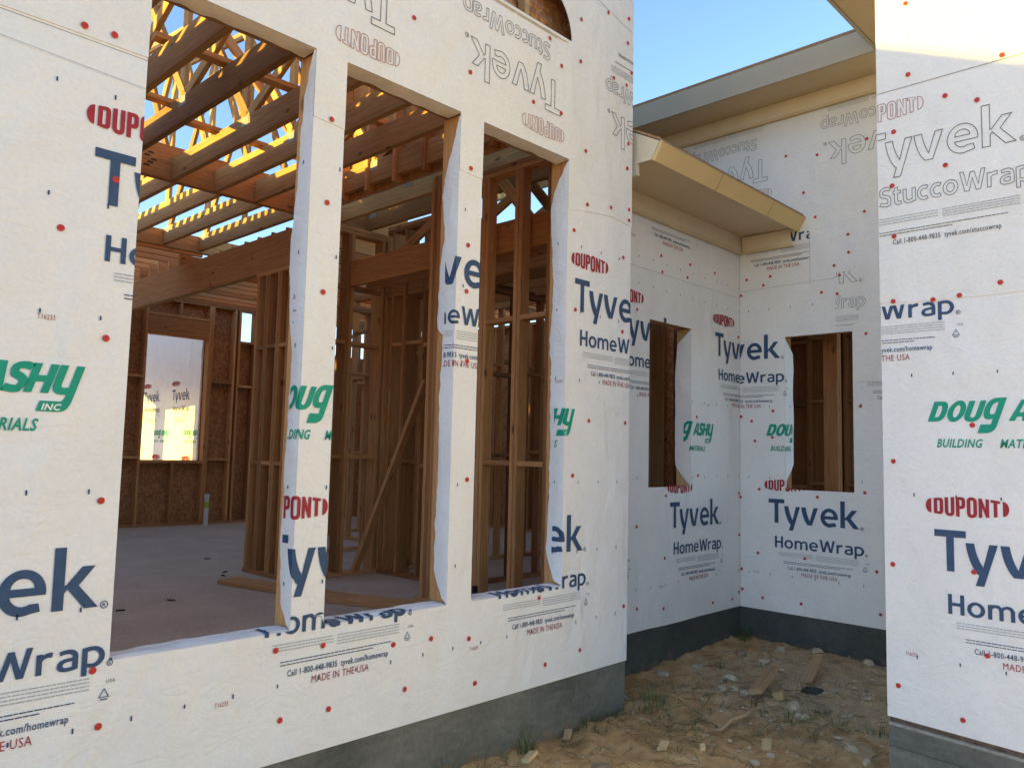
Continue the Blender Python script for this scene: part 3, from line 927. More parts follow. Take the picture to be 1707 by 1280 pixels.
# recessed wall B
OPB = [(5.036, 5.642, 1.395, 2.676)]
SB = Sheet((0, 3.413, 0), (1, 0, 0), (0, -1, 0), 4.205, 6.452, OPB, 'right')
B = thing('wrapped_wall', 'recessed wrapped wall with one narrow window opening, under the low tan eave', 'wall', (5.3, 3.413, ZB))
BH = wrap_panel('house_wrap', SB, [(4.205, ZB)]+wavy((4.6, ZB), (6.452, ZB), 0.003, 8, 2)+[(6.452, ZB), (6.452, 3.60), (4.205, 3.60)], [rect(*OPB[0])], M['wrap'], B)
for x0, x1, z0, z1 in ((4.205, 5.024, 0.36, 3.6), (5.655, 6.44, 0.36, 3.6)):
    box('jamb_stud', x0, x1, 3.425, 3.555, z0, z1, M['wood'], B)
box('header_beam', 5.024, 5.655, 3.425, 3.555, 2.688, 3.6, M['wood3'], B)
box('sill_wall', 5.024, 5.655, 3.425, 3.555, 0.36, 1.386, M['wood'], B)
board('jamb_board', (5.648, 3.49, 1.39), (5.648, 3.49, 2.68), 0.13, 0.008, B, M['wood2'], (0, 1, 0))
flap(SB, B, 5.642, [(1.40, 0.004), (1.43, 0.045), (1.555, 0.138), (1.87, 0.147), (2.29, 0.142), (2.557, 0.129), (2.62, 0.06), (2.67, 0.004)], -1)
for u, zb, dl in ((5.33, 1.075, True), (3.98, 1.075, True), (4.62, 2.50, False), (6.02, 2.50, False)):
    homewrap_block(SB, BH, u, zb, dealer=dl, zmax=3.05)
homewrap_block(SB, BH, 4.92, 3.715, dealer=False, zmin=3.1, zmax=3.40)
put(SB, 'wrap_seam', rects([(4.205, 6.452, 3.052, 3.055)]), M['grey'], B)
ticks(SB, BH, 4.30, 6.44, [0.648, 1.458, 2.07, 2.92, 3.13])
CB = [(5.261, 0.854), (4.883, 1.111), (4.897, 0.517), (5.249, 0.476), (5.982, 0.434), (6.308, 0.427), (6.424, 0.474), (6.43, 0.963), (5.721, 1.957), (5.743, 1.48), (5.271, 1.328), (6.426, 1.322), (4.864, 2.724), (6.419, 2.703), (5.182, 3.197), (5.61, 3.206), (5.201, 3.071), (6.008, 3.208), (5.569, 3.091)]
caps(SB, BH, CB, 0.003)

# wall C, the short wall of the right-hand wing seen in the corner
OPC = [(-2.994, -2.425, 1.378, 2.673)]
SC = Sheet((6.454, 0, 0), (0, -1, 0), (-1, 0, 0), -3.411, -1.49, OPC, 'left')
SC2 = Sheet((6.454, 0, 0), (0, -1, 0), (-1, 0, 0), -5.0, -1.49, [], 'left')
C = thing('wrapped_wall', 'wrapped wall in the inner corner with one wide window opening, below the grey upper eave', 'wall', (6.454, 2.6, ZB))
CH = wrap_panel('house_wrap', SC, [(-3.412, ZB), (-1.485, ZB), (-1.485, 3.62), (-5.0, 3.62), (-5.0, 3.601), (-3.412, 3.601)], [rect(*OPC[0])], M['wrap'], C)
CS = wrap_panel('stucco_wrap', SC, [(-5.0, 3.60), (-2.80, 3.60), (-2.775, 3.555), (-2.70, 3.56), (-2.22, 3.585), (-1.485, 3.60), (-1.485, 4.62), (-5.0, 4.62)], [], M['stucco'], C, 0.005, 0.006)
wrap_panel('wrap_patch', SC, [(-2.765, 3.10), (-2.20, 3.19), (-2.20, 3.60), (-2.765, 3.60)], [], M['wrap'], C, 0.003, 0.003)
wrap_panel('wrap_patch', SC, [(-2.558, 2.685), (-2.418, 2.685), (-2.405, 2.26), (-1.49, 2.24), (-1.49, 3.24), (-2.20, 3.24), (-2.558, 3.17)], [], M['stucco'], C, 0.0052, 0.003)
for y0, y1, z0, z1 in ((3.006, 3.40, 0.36, 4.6), (1.5, 2.413, 0.36, 4.6)):
    box('jamb_stud', 6.466, 6.596, y0, y1, z0, z1, M['wood'], C)
box('header_beam', 6.466, 6.596, 2.413, 3.006, 2.685, 4.6, M['wood3'], C)
box('sill_wall', 6.466, 6.596, 2.413, 3.006, 0.36, 1.368, M['wood'], C)
flap(SC, C, -2.994, [(1.385, 0.004), (1.45, 0.01), (1.588, 0.125), (1.90, 0.13), (2.315, 0.121), (2.538, 0.124), (2.66, 0.004)], 1)
for u, zb, dl in ((-3.145, 1.092, True), (-3.79, 2.495, False), (-2.40, 2.495, False)):
    homewrap_block(SC, CH, u, zb, dealer=dl, zmax=3.08)
homewrap_block(SC, CH, -3.435, 3.70, dealer=False, zmin=3.12, zmax=3.58, umax=-2.77)
put(SC, 'wrap_seam', join(([(-3.41, 3.112), (-2.56, 3.125), (-2.56, 3.128), (-3.41, 3.115)], [(0, 1, 2, 3)]), rects([(-2.768, -2.765, 3.10, 3.55)])), M['grey'], C)
stucco_block(SC2, CS, -3.14, 4.285, inv=True)
stucco_block(SC2, CS, -1.86, 4.285, inv=True)
stucco_block(SC2, CS, -4.42, 4.285, inv=True)
stucco_block(SC, CS, -3.115, 3.075, umin=-2.556, umax=-2.20, zmin=2.65, zmax=3.17)
ticks(SC, CH, -3.33, -2.2, [0.648, 1.458, 2.07, 2.92])
CC = [(2.968, 4.26), (2.693, 4.202), (2.283, 4.235), (2.813, 3.899), (2.715, 3.668), (2.312, 3.638), (2.446, 3.473), (2.443, 3.323), (2.562, 3.231), (2.519, 3.144), (3.119, 3.217), (3.184, 3.146), (3.343, 3.215), (3.396, 3.078), (2.669, 3.02), (2.54, 2.992), (2.367, 2.064), (3.101, 2.04), (3.297, 1.954), (3.268, 1.781), (3.107, 1.813), (2.343, 1.382), (2.721, 1.326), (3.405, 1.29), (3.23, 1.367), (2.315, 2.643), (3.398, 1.995), (3.243, 0.823), (2.831, 0.819), (2.261, 0.78), (3.201, 0.451), (2.865, 0.449), (2.238, 0.46), (3.395, 0.67), (3.389, 0.5)]
caps(SC, CH, [(-y, z) for y, z in CC if z < 3.59], 0.006)
caps(SC, CS, [(-y, z) for y, z in CC if z >= 3.59], 0.010)

# wall D, the near right-hand projection
SD = Sheet((4.348, 0, 0), (0, -1, 0), (-1, 0, 0), -1.481, 4.0, [], 'left')
D = thing('wrapped_wall', 'near wrapped wall at the right edge, sunlit across its top and without openings', 'wall', (4.348, 0.5, ZB))
DH = wrap_panel('house_wrap', SD, [(-1.483, 0.346)]+[(u, 0.346-0.045*(u+1.483)+z-0.346) for u, z in wavy((-1.40, 0.346), (4.0, 0.346), 0.003, 14, 5)]+[(4.0, 0.10), (4.0, 2.53), (-1.483, 2.53)], [], M['wrap'], D)
DS = wrap_panel('stucco_wrap', SD, [(-1.485, 2.470)]+wavy((-1.3, 2.458), (4.0, 2.45), 0.008, 16, 8)+[(4.0, 2.45), (4.0, 4.73), (-1.485, 4.73)], [], M['stucco'], D, 0.004, 0.006)
put(SD, 'wrap_seam', rects([(-1.481, 0.3, 3.618, 3.6215)]), M['seam'], D, 0.0072)
# return face towards the corner
v, f_ = box_vf(4.352, 6.45, 1.468, 1.478, 0.36, 4.73)
mesh_obj('house_wrap', v, f_, M['wrap'], D)
box('corner_stud', 4.364, 4.48, 1.30, 1.462, 0.36, 4.7, M['wood'], D)
for u, zb, dl in ((-1.244, 1.105, True), (0.106, 1.105, True), (-1.92, 2.585, False), (-0.57, 2.585, False)):
    homewrap_block(SD, DH, u, zb, dealer=dl, zmax=2.452)
for u in (-1.578, -0.34, 0.9):
    stucco_block(SD, DS, u, 3.195, zmax=3.60)
    stucco_block(SD, DS, u+0.35, 4.62, zmin=3.63, zmax=4.7)
ticks(SD, DH, -1.338, 1.5, [0.655, 1.46, 2.07])
CD = [(1.328, 4.08), (1.322, 3.682), (0.889, 3.642), (1.147, 3.512), (1.003, 3.446), (1.399, 3.389), (1.153, 3.147), (1.412, 3.096), (1.407, 2.82), (1.417, 2.474), (1.225, 2.46), (1.104, 2.468), (0.925, 2.51), (1.063, 1.821), (1.432, 1.636), (1.443, 1.109), (1.072, 1.114), (1.427, 0.506), (1.025, 0.729), (1.136, 0.407)]
caps(SD, DH, [(-y, z) for y, z in CD if z < 2.44], 0.003)
caps(SD, DS, [(-y, z) for y, z in CD if z >= 2.44], 0.008)

# ------------------------------------------------------------------ foundations
def foundation(label, loc): return thing('foundation_wall', label, 'foundation', loc)
FA = foundation('grey concrete foundation strip under the big front wall', (1.5, 3.0, 0))
box('concrete_face', -2.5, 4.195, 3.008, 3.2, -0.3, 0.352, M['found'], FA)
box('concrete_return', 4.0, 4.193, 3.202, 3.60, -0.3, 0.356, M['found'], FA)
FB = foundation('dark coated foundation strip under the recessed wall', (5.3, 3.42, 0))
box('concrete_face', 4.195, 6.70, 3.421, 3.62, -0.3, 0.352, M['tar'], FB)
FC = foundation('dark coated foundation strip under the inner corner wall', (6.46, 2.5, 0))
box('concrete_face', 6.462, 6.66, 1.3, 3.419, -0.3, 0.353, M['tar'], FC)
FD = foundation('pale block foundation under the near right wall', (4.35, 0.5, 0))
def slab_x(nm, x0, za, zb_, m):
    """a course along the right wall: its top follows the slightly sloping wrap edge"""
    y0, y1 = -4.0, 1.474
    def zt(z, y): return z-0.045*(1.474-y)
    V = [(x0, y0, zt(za, y0)), (x0, y1, zt(za, y1)), (x0, y1, zt(zb_, y1)), (x0, y0, zt(zb_, y0)), (4.6, y0, zt(za, y0)), (4.6, y1, zt(za, y1)), (4.6, y1, zt(zb_, y1)), (4.6, y0, zt(zb_, y0))]
    return mesh_obj(nm, V, [(0, 3, 2, 1), (4, 5, 6, 7), (0, 1, 5, 4), (3, 7, 6, 2), (1, 2, 6, 5), (0, 4, 7, 3)], m, FD)
slab_x('sill_strip', 4.358, 0.322, 0.345, M['strip'])
slab_x('ledge', 4.338, 0.308, 0.3215, M['ledge'])
slab_x('block_course', 4.344, 0.205, 0.3075, M['found'])
slab_x('lower_course', 4.332, -0.30, 0.2045, concrete('pale_foundation_concrete', (0.115, 0.11, 0.095), (0.20, 0.19, 0.165), 0.2))

# ------------------------------------------------------------------ eaves
E1 = thing('roof_eave', 'low tan box eave over the recessed wall, ending beside the front wall', 'eave', (5.3, 3.1, 3.6))
x0, x1 = 4.263, 6.449
pf = [(2.862, 3.575), (2.796, 3.690)]
def ext_x(nm, prof, a, b, m, par):
    n = len(prof)
    V = [(a, y, z) for y, z in prof] + [(b, y, z) for y, z in prof]
    F = [tuple(range(n))[::-1], tuple(range(n, 2*n))] + [(i, (i+1) % n, n+(i+1) % n, n+i) for i in range(n)]
    return mesh_obj(nm, V, F, m, par)
def ext_y(nm, prof, a, b, m, par):
    n = len(prof)
    V = [(x, a, z) for x, z in prof] + [(x, b, z) for x, z in prof]
    F = [tuple(range(n)), tuple(range(n, 2*n))[::-1]] + [(i, n+i, n+(i+1) % n, (i+1) % n) for i in range(n)]
    return mesh_obj(nm, V, F, m, par)
ext_x('fascia', [(2.862, 3.565), (2.796, 3.680), (2.820, 3.694), (2.886, 3.579)], x0, x1, M['fascia'], E1)
ext_x('soffit', [(2.880, 3.600), (3.405, 3.612), (3.405, 3.622), (2.876, 3.610)], x0+0.02, x1, M['soffit'], E1)
ext_x('frieze', [(3.378, 3.470), (3.409, 3.470), (3.409, 3.611), (3.388, 3.611)], 4.205, x1, M['frieze'], E1)
ext_x('frieze_trim', [(3.366, 3.447), (3.409, 3.447), (3.409, 3.469), (3.366, 3.469)], 4.205, x1, M['soffit'], E1)
ext_x('roof_deck', [(2.822, 3.697), (3.60, 4.118), (3.60, 4.133), (2.815, 3.710)], x0-0.005, x1, M['wood3'], E1)
ext_x('end_panel', [(2.888, 3.581), (3.60, 3.59), (3.60, 4.112), (2.826, 3.693)], x0+0.001, x0+0.014, M['frieze'], E1)
ext_y('frieze_return', [(6.432, 3.470), (6.450, 3.470), (6.450, 3.598), (6.422, 3.598)], 2.93, 3.376, M['frieze'], E1)
ext_y('trim_return', [(6.412, 3.447), (6.450, 3.447), (6.450, 3.469), (6.412, 3.469)], 2.905, 3.364, M['soffit'], E1)
box('end_block', 4.262, 4.29, 3.00, 3.05, 3.50, 3.599, M['frieze'], E1)
for u in (5.05, 5.86):
    ext_x('butt_joint', [(2.8615, 3.5655), (2.7955, 3.6795), (2.7945, 3.6790), (2.8605, 3.5650)], u, u+0.002, M['strip'], E1)
ext_x('drip_edge', [(2.7925, 3.680), (2.7965, 3.682), (2.823, 3.697), (2.815, 3.700)], x0, x1, M['metal'], E1)
E2 = thing('roof_eave', 'long grey upper eave over the inner corner wall, against the sky', 'eave', (6.2, 3.0, 4.75))
ye = 6.6
ext_y('fascia', [(6.000, 4.728), (6.022, 4.728), (5.978, 4.905), (5.956, 4.900)], 2.065, ye, M['fasciag'], E2)
ext_y('soffit', [(6.020, 4.745), (6.452, 4.745), (6.452, 4.757), (6.018, 4.757)], 1.50, ye, M['soffit'], E2)
ext_y('frieze', [(6.420, 4.618), (6.449, 4.618), (6.449, 4.744), (6.412, 4.744)], 1.50, ye, M['frieze'], E2)
ext_y('frieze_trim', [(6.410, 4.594), (6.449, 4.594), (6.449, 4.617), (6.410, 4.617)], 1.50, ye, M['soffit'], E2)
ext_y('roof_deck', [(5.952, 4.908), (9.5, 6.2), (9.5, 6.22), (5.946, 4.922)], 1.2, ye, M['wood3'], E2)
E3 = thing('roof_eave', 'tan eave corner of the near right wing, at the top edge', 'eave', (5.2, 1.8, 4.75))
ext_x('fascia', [(2.038, 4.728), (2.060, 4.728), (2.104, 4.905), (2.082, 4.905)], 3.9, 5.955, M['fasciag'], E3)
ext_x('soffit', [(1.45, 4.7425), (2.036, 4.7425), (2.036, 4.7545), (1.45, 4.7545)], 3.85, 6.015, M['soffit'], E3)
ext_y('fascia', [(3.85, 4.73), (3.872, 4.73), (3.83, 4.905), (3.808, 4.905)], -4, 1.44, M['fasciag'], E3)
ext_y('soffit', [(3.873, 4.744), (4.345, 4.744), (4.345, 4.756), (3.873, 4.756)], -4, 1.448, M['soffit'], E3)
mesh_obj('roof_deck', [(3.80, -4, 4.91), (3.80, 2.09, 4.91), (5.9, 2.09, 4.91), (7.0, -4, 6.0), (7.0, 0.9, 6.0)], [(0, 1, 4, 3), (1, 2, 4)], M['wood3'], E3)

# ------------------------------------------------------------------ interior framing
ZF = 0.37
def frange_(a, b, s):
    r, x = [], a
    while x <= b+1e-6:
        r.append(x)
        x += s
    return r
def stud_wall(label, axis_, c, a0, a1, zt, studs, blocks=(), plates=2, zb=ZF, m=None, depth=0.089, blockgap=None):
    """a partition of studs in the plane axis_='x' (runs along x at y=c) or 'y' (runs along y at x=c)"""
    loc = ((a0+a1)/2, c, zb) if axis_ == 'x' else (c, (a0+a1)/2, zb)
    t = thing('stud_wall', label, 'stud wall', loc, 'open stud walls')
    P = (lambda a, z: (a, c, z)) if axis_ == 'x' else (lambda a, z: (c, a, z))
    al = (1, 0, 0) if axis_ == 'x' else (0, 1, 0)
    board('bottom_plate', P(a0, zb+0.019), P(a1, zb+0.019), 0.038, depth, t, m)
    for i in range(plates):
        board('top_plate', P(a0, zt-0.019-0.0385*i), P(a1, zt-0.019-0.0385*i), 0.038, depth, t, m)
    z1 = zt-0.0385*plates-0.001
    ss = sorted(studs)
    for s in ss:
        board('stud', P(s, zb+0.039), P(s, z1), 0.038, depth, t, m, al)
    for zb_ in blocks:
        for i, (p, q) in enumerate(zip(ss, ss[1:])):
            if q-p > 0.10:
                dz = 0.02*((i % 2)*2-1)
                board('blocking', P(p+0.020, zb_+dz), P(q-0.020, zb_+dz), 0.038, depth*0.98, t, m)
    return t
def frange(a, b, s):
    r, x = [], a
    while x <= b+1e-6:
        r.append(x)
        x += s
    return r
stud_wall('short stud wall end with three close studs holding up the long beam, behind the first white pier', 'y', 4.06, 6.86, 7.60, 3.425, [6.90, 6.945, 7.10, 7.145, 7.34, 7.385, 7.56], (1.45, 2.62), 1, ZF, None, 0.14)
W1 = stud_wall('stud wall facing the viewer in the middle of the house, seen between the two white piers', 'x', 6.79, 4.10, 5.09, 3.90, [4.16, 4.20, 4.54, 4.58, 4.96, 5.03, 5.07], (1.53, 2.68), 2, ZF, None, 0.14)
board('ledger', (4.1, 6.735, 3.262), (5.05, 6.735, 3.262), 0.05, 0.03, W1)
W2 = stud_wall('stud wall running towards the viewer from the corner post, right of the diagonal brace', 'y', 5.08, 5.55, 6.73, 3.99, [6.62, 6.42, 6.38, 6.10, 5.86, 5.72, 5.60], (1.50, 2.70), 2, ZF, None, 0.14)
board('ledger', (5.03, 5.55, 3.31), (5.03, 6.73, 3.31), 0.17, 0.03, W2)
CP = thing('timber_post', 'built-up corner post where the two middle stud walls meet', 'post', (5.12, 6.79, ZF))
for dx, dy in ((0, 0), (0.04, 0.0), (0.08, 0)):
    board('ply', (5.13+dx, 6.79, ZF+0.04), (5.13+dx, 6.79, 4.02), 0.038, 0.14, CP, side=(1, 0, 0))
BP = thing('timber_post', 'thick built-up post just left of the second white pier', 'post', (4.41, 5.16, ZF), None)
for i, dy in enumerate((-0.06, -0.02, 0.02, 0.06)):
    board('ply', (4.41, 5.16+dy, ZF+0.04), (4.41, 5.16+dy, 4.02), 0.038, 0.11, BP, side=(0, 1, 0))
board('base_plate', (4.41, 5.03, ZF+0.019), (4.41, 5.29, ZF+0.019), 0.038, 0.13, BP)
stud_wall('stud wall seen through the third tall opening, open to the sky at its top', 'y', 4.45, 3.60, 5.05, 3.95, [3.62, 3.90, 4.20, 4.245, 4.58, 4.625, 4.98], (1.53, 2.66), 2, ZF, None, 0.10)
db = board('diagonal_brace', (4.70, 6.66, 0.43), (5.005, 6.02, 2.32), 0.10, 0.04, None, M['wood'], (1, 0.3, 0))
tag(db, 'diagonal plank bracing the middle stud walls, its foot above the floor', 'brace')

LB = board('support_beam', (4.05, 7.0, 3.62), (4.05, 12.44, 3.62), 0.38, 0.09, None, M['wood'], (0, 0, 1))
tag(LB, 'long deep beam running from the stud cluster to the far wall at left', 'beam')
G1 = board('support_beam', (-2.4, 7.19, 4.19), (5.6, 7.19, 4.19), 0.32, 0.075, None, M['wood'], (0, 0, 1))
tag(G1, 'wide cross beam with stamped marks that carries the front ceiling trusses', 'beam')
hz = []
for xx in (2.62, 3.32):                  # stamped mill marks: soft dark smudge rows, unreadable
    for k_ in range(5):
        hz.append(box('mill_stamp', xx+0.03*(k_ % 3), xx+0.03*(k_ % 3)+0.05, 7.1495, 7.151, 4.11+0.03*k_, 4.118+0.03*k_+0.006, M['dark'], G1))
G2 = board('support_beam', (-2.4, 9.58, 4.11), (9.3, 9.58, 4.11), 0.20, 0.075, None, M['wood'], (0, 0, 1))
tag(G2, 'second cross beam deeper inside, behind the wide stamped one', 'beam')
RB = board('support_beam', (4.56, 3.58, 3.40), (4.56, 6.70, 3.40), 0.26, 0.05, None, M['wood'], (0, 0, 1))
tag(RB, 'dark beam behind the stud wall of the third opening, below the sky gap', 'beam')

# trusses over the front room: bottom chord, sloping top chord, webs
ORD = ['first', 'second', 'third', 'fourth', 'fifth', 'sixth', 'seventh', 'eighth', 'ninth', 'tenth', 'eleventh', 'twelfth', 'thirteenth', 'fourteenth', 'fifteenth', 'sixteenth', 'seventeenth', 'eighteenth']
def truss(name, x, y0, y1, z0, zt0, slope, h, label, group, seed):
    r = random.Random(seed)
    t = thing(name, label, 'roof truss', (x, y0, z0), group)
    board('bottom_chord', (x, y0, z0+h/2), (x, y1, z0+h/2), h, 0.050, t, M['truss'], (0, 0, 1))
    board('top_chord', (x, y0, zt0), (x, y1, zt0+slope*(y1-y0)), 0.09, 0.038, t, M['truss'], (0, 0, 1))
    n = max(2, int(round((y1-y0)/1.35)))
    pts = [y0+0.12+(y1-y0-0.24)*i/n for i in range(n+1)]
    for i in range(n):
        ya, yb = pts[i], pts[i+1]
        za, zb_ = zt0+slope*(ya-y0)-0.04, zt0+slope*(yb-y0)-0.04
        if i % 2 == 0: board('web', (x, ya, z0+h), (x, yb, zb_), 0.085, 0.038, t, M['truss'], (0, 0.5, 0.5))
        else: board('web', (x, yb, z0+h), (x, ya, za), 0.085, 0.038, t, M['truss'], (0, 0.5, 0.5))
        for sy in ([ya] if i % 2 == 0 else ([yb] if i == n-1 else [])):
            box('nail_plate', x-0.0278, x-0.0252, sy-0.06, sy+0.06, z0+h-0.085, z0+h-0.008, M['metal'], t)
        if i: board('web', (x+0.0, ya+0.05, z0+h), (x, ya+0.05, za), 0.085, 0.036, t, M['truss'], (0, 1, 0))
    return t
TX = [0.35, 0.75, 1.16, 1.57, 1.98, 2.39, 2.89, 3.30, 3.71, 4.14, 4.65, 5.04]
for i, x in enumerate(TX):
    y0 = 3.15 if x < 4.4 else (3.58 if x < 4.8 else 3.85)
    truss('roof_truss', x, y0, 7.145, 4.03, (4.33+0.40*(y0-3.15)) if x < 4.4 else 4.42, 0.40 if x < 4.4 else 0.12, 0.21,
          '%s bare truss from the left over the front room' % ORD[i], 'bare trusses over the front room', i)
TX2 = [1.67, 2.09, 2.51, 2.93, 3.37, 3.80, 4.24]
for i, x in enumerate(TX2):
    truss('roof_truss', x, 7.235, 9.535, 4.03, 5.95, 0.12, 0.20,
          '%s bare truss from the left in the second bay, behind the stamped cross beam' % ORD[i], 'bare trusses in the second bay', 40+i)
# lateral ties laid across the chords
for i, (x0, x1, y, z) in enumerate(((0.3, 3.05, 4.35, 4.285), (1.9, 4.1, 5.15, 4.285), (0.3, 2.6, 6.1, 4.285), (2.6, 5.1, 6.35, 4.285))):
    b = board('truss_tie', (x0, y, z), (x1, y, z), 0.038, 0.09, None, None, (0, 0, 1))
    tag(b, '%s plank tie from the front, laid flat across the front room trusses' % ORD[i], 'tie', 'ties across the front trusses')
for i, (p, q) in enumerate((((1.2, 3.5, 5.1), (2.6, 3.5, 4.3)), ((1.5, 5.0, 5.3), (3.3, 5.0, 4.25)), ((3.0, 4.2, 4.9), (4.2, 4.2, 4.25)), ((2.2, 6.4, 5.9), (3.9, 6.4, 4.25)))):
    b = board('truss_brace', p, q, 0.085, 0.038, None, None, (0, 0, 1))
    tag(b, '%s slanted brace from the front, nailed across the front room trusses' % ORD[i], 'brace', 'slanted braces between the front trusses')

# ceiling joists that read as close rows further inside
for i, y in enumerate(frange(9.85, 12.35, 0.31)):
    b = board('ceiling_joist', (-2.4, y, 4.10), (4.40, y, 4.10), 0.14, 0.04, None, None, (0, 0, 1))
    tag(b, '%s ceiling joist from the front, left of the long deep beam' % ORD[i], 'joist', 'ceiling joists left of the long beam')
for i, y in enumerate(frange(7.35, 12.3, 0.31)):
    b = board('ceiling_joist', (4.34 if y < 9.6 else 4.10, y, 3.92), (9.4, y, 3.92), 0.19, 0.04, None, None, (0, 0, 1))
    tag(b, '%s ceiling joist from the front, right of the long deep beam' % ORD[i], 'joist', 'ceiling joists right of the long beam')
for i, x in enumerate(frange(4.75, 6.35, 0.32)):
    b = board('ceiling_joist', (x, 3.58, 3.36), (x, 6.70, 3.36), 0.19, 0.04, None, None, (0, 0, 1))
    tag(b, '%s ceiling joist from the left above the room behind the recessed wall' % ORD[i], 'joist', 'ceiling joists behind the recessed wall')

# far wall with its window, sheathed in strand board
FW = thing('framed_wall', 'far stud wall sheathed in brown strand board with a window onto another white wall', 'wall', (5.0, 12.5, ZF))
yw = 12.5
board('bottom_plate', (-2.45, yw, ZF+0.019), (9.0, yw, ZF+0.019), 0.038, 0.14, FW)
board('top_plate', (-2.45, yw, 3.92), (9.0, yw, 3.92), 0.075, 0.14, FW)
for x in (-2.0, -1.2, -0.4, 0.4, 1.2, 2.0, 2.9, 3.3, 3.7, 4.42, 4.76, 5.77, 5.81, 6.20, 6.28, 6.56, 6.72, 7.1, 7.5, 7.9, 8.3, 8.7):
    board('stud', (x, yw, ZF+0.04), (x, yw, 3.88), 0.038, 0.14, FW, None, (1, 0, 0))
board('header_beam', (4.78, yw-0.02, 3.48), (5.75, yw-0.02, 3.48), 0.29, 0.10, FW)
board('head_plate', (4.78, yw, 3.652), (5.75, yw, 3.652), 0.038, 0.14, FW)
board('cripple_stud', (5.28, yw, 3.672), (5.28, yw, 3.88), 0.038, 0.13, FW, None, (1, 0, 0))
board('sill_plate', (4.78, yw, 1.355), (5.75, yw, 1.355), 0.038, 0.14, FW)
board('cripple_stud', (5.28, yw, ZF+0.04), (5.28, yw, 1.335), 0.038, 0.13, FW, None, (1, 0, 0))
for a, b_, z in ((4.44, 4.74, 2.66), (4.44, 4.74, 1.42), (5.83, 6.18, 2.66), (5.83, 6.18, 1.40), (6.30, 6.70, 3.36), (6.30, 6.70, 2.62), (6.74, 7.08, 3.36)):
    board('blocking', (a, yw, z), (b_, yw, z), 0.038, 0.135, FW)
box('sheathing_panel', -2.45, 4.80, yw+0.072, yw+0.086, 0.36, 3.95, M['osb'], FW)
box('sheathing_panel', 5.735, 6.26, yw+0.072, yw+0.086, 0.36, 3.95, M['osb'], FW)
box('sheathing_panel', 4.803, 5.732, yw+0.072, yw+0.086, 0.36, 1.385, M['osb'], FW)
box('sheathing_panel', 4.803, 5.732, yw+0.072, yw+0.086, 3.335, 3.95, M['osb'], FW)
box('sheathing_panel', 6.262, 10.0, yw+0.072, yw+0.086, 0.36, 3.345, M['osb'], FW)
# torn wrap round that window's edge
V = []
for i in range(41):
    z = 1.385+1.945*i/40
    V += [(5.733, yw+0.088, z), (5.733-0.012-0.02*abs(noise.noise(Vector((0, 0, z*4)))), yw+0.090, z)]
mesh_obj('wrap_flap', V, [(2*i, 2*i+1, 2*i+3, 2*i+2) for i in range(40)], M['wrap'], FW)

RSW = thing('framed_wall', 'right outer wall of the back rooms, boarded inside, behind all the studs', 'wall', (9.5, 9, ZF))
box('sheathing_panel', 9.55, 9.565, 4.8, 12.57, 0.36, 3.75, M['osb'], RSW)
for y in frange_(5.0, 12.4, 0.41):
    board('stud', (9.48, y, ZF+0.04), (9.48, y, 3.70), 0.038, 0.13, RSW, None, (0, 1, 0))
board('bottom_plate', (9.48, 4.8, ZF+0.019), (9.48, 12.4, ZF+0.019), 0.038, 0.13, RSW)
board('top_plate', (9.48, 4.8, 3.73), (9.48, 12.4, 3.73), 0.05, 0.13, RSW)
# more partitions deeper in the house
stud_wall('tall stud wall across the back rooms, right of the far window wall', 'x', 10.2, 5.6, 9.2, 3.80, frange(5.65, 9.15, 0.40), (1.55, 2.62))
stud_wall('stud wall running away on the right of the back rooms', 'y', 6.5, 6.9, 10.0, 3.80, frange(6.95, 9.95, 0.41), (1.50, 2.60, 3.25))
stud_wall('stud wall behind the middle corner, its blocks in a row at waist height', 'x', 8.4, 5.2, 6.4, 3.45, [5.25, 5.60, 5.68, 6.02, 6.36], (1.55, 2.60))
stud_wall('stud wall at the back of the room behind the recessed wall', 'x', 6.72, 5.30, 7.9, 3.45, [5.35, 5.45, 5.80, 6.12, 6.30, 6.75, 7.2, 7.6], (1.55, 2.70))
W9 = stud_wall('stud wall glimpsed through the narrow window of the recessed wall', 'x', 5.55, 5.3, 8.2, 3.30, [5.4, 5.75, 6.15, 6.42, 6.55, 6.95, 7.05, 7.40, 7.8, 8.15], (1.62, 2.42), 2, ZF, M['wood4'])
box('plank_cladding', 7.05, 8.6, 5.60, 5.612, ZF, 3.3, M['wood4'], W9)
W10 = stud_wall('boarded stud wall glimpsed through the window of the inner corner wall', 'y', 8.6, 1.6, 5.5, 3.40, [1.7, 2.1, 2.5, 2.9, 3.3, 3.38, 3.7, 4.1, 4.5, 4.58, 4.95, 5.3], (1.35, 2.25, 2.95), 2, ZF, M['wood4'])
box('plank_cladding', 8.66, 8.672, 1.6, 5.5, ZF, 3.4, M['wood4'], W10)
WP = thing('timber_post', 'pair of upright studs standing just inside the inner corner window', 'post', (7.2, 2.9, ZF))
for x_, y_ in ((7.10, 2.86), (7.145, 2.86), (7.55, 2.62)):
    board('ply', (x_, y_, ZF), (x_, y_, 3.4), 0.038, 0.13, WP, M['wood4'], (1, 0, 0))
for i, y in enumerate(frange(1.7, 5.1, 0.4)):
    b = board('ceiling_joist', (6.62, y, 3.50), (8.55, y, 3.50), 0.19, 0.04, None, None, (0, 0, 1))
    tag(b, '%s ceiling joist from the near end inside the inner corner window' % ORD[i], 'joist', 'ceiling joists inside the corner wing')
cb = box('ceiling_board', 6.60, 8.65, 1.5, 5.5, 3.61, 3.625, M['osb'])
tag(cb, 'board ceiling over the joists inside the inner corner window', 'ceiling board')
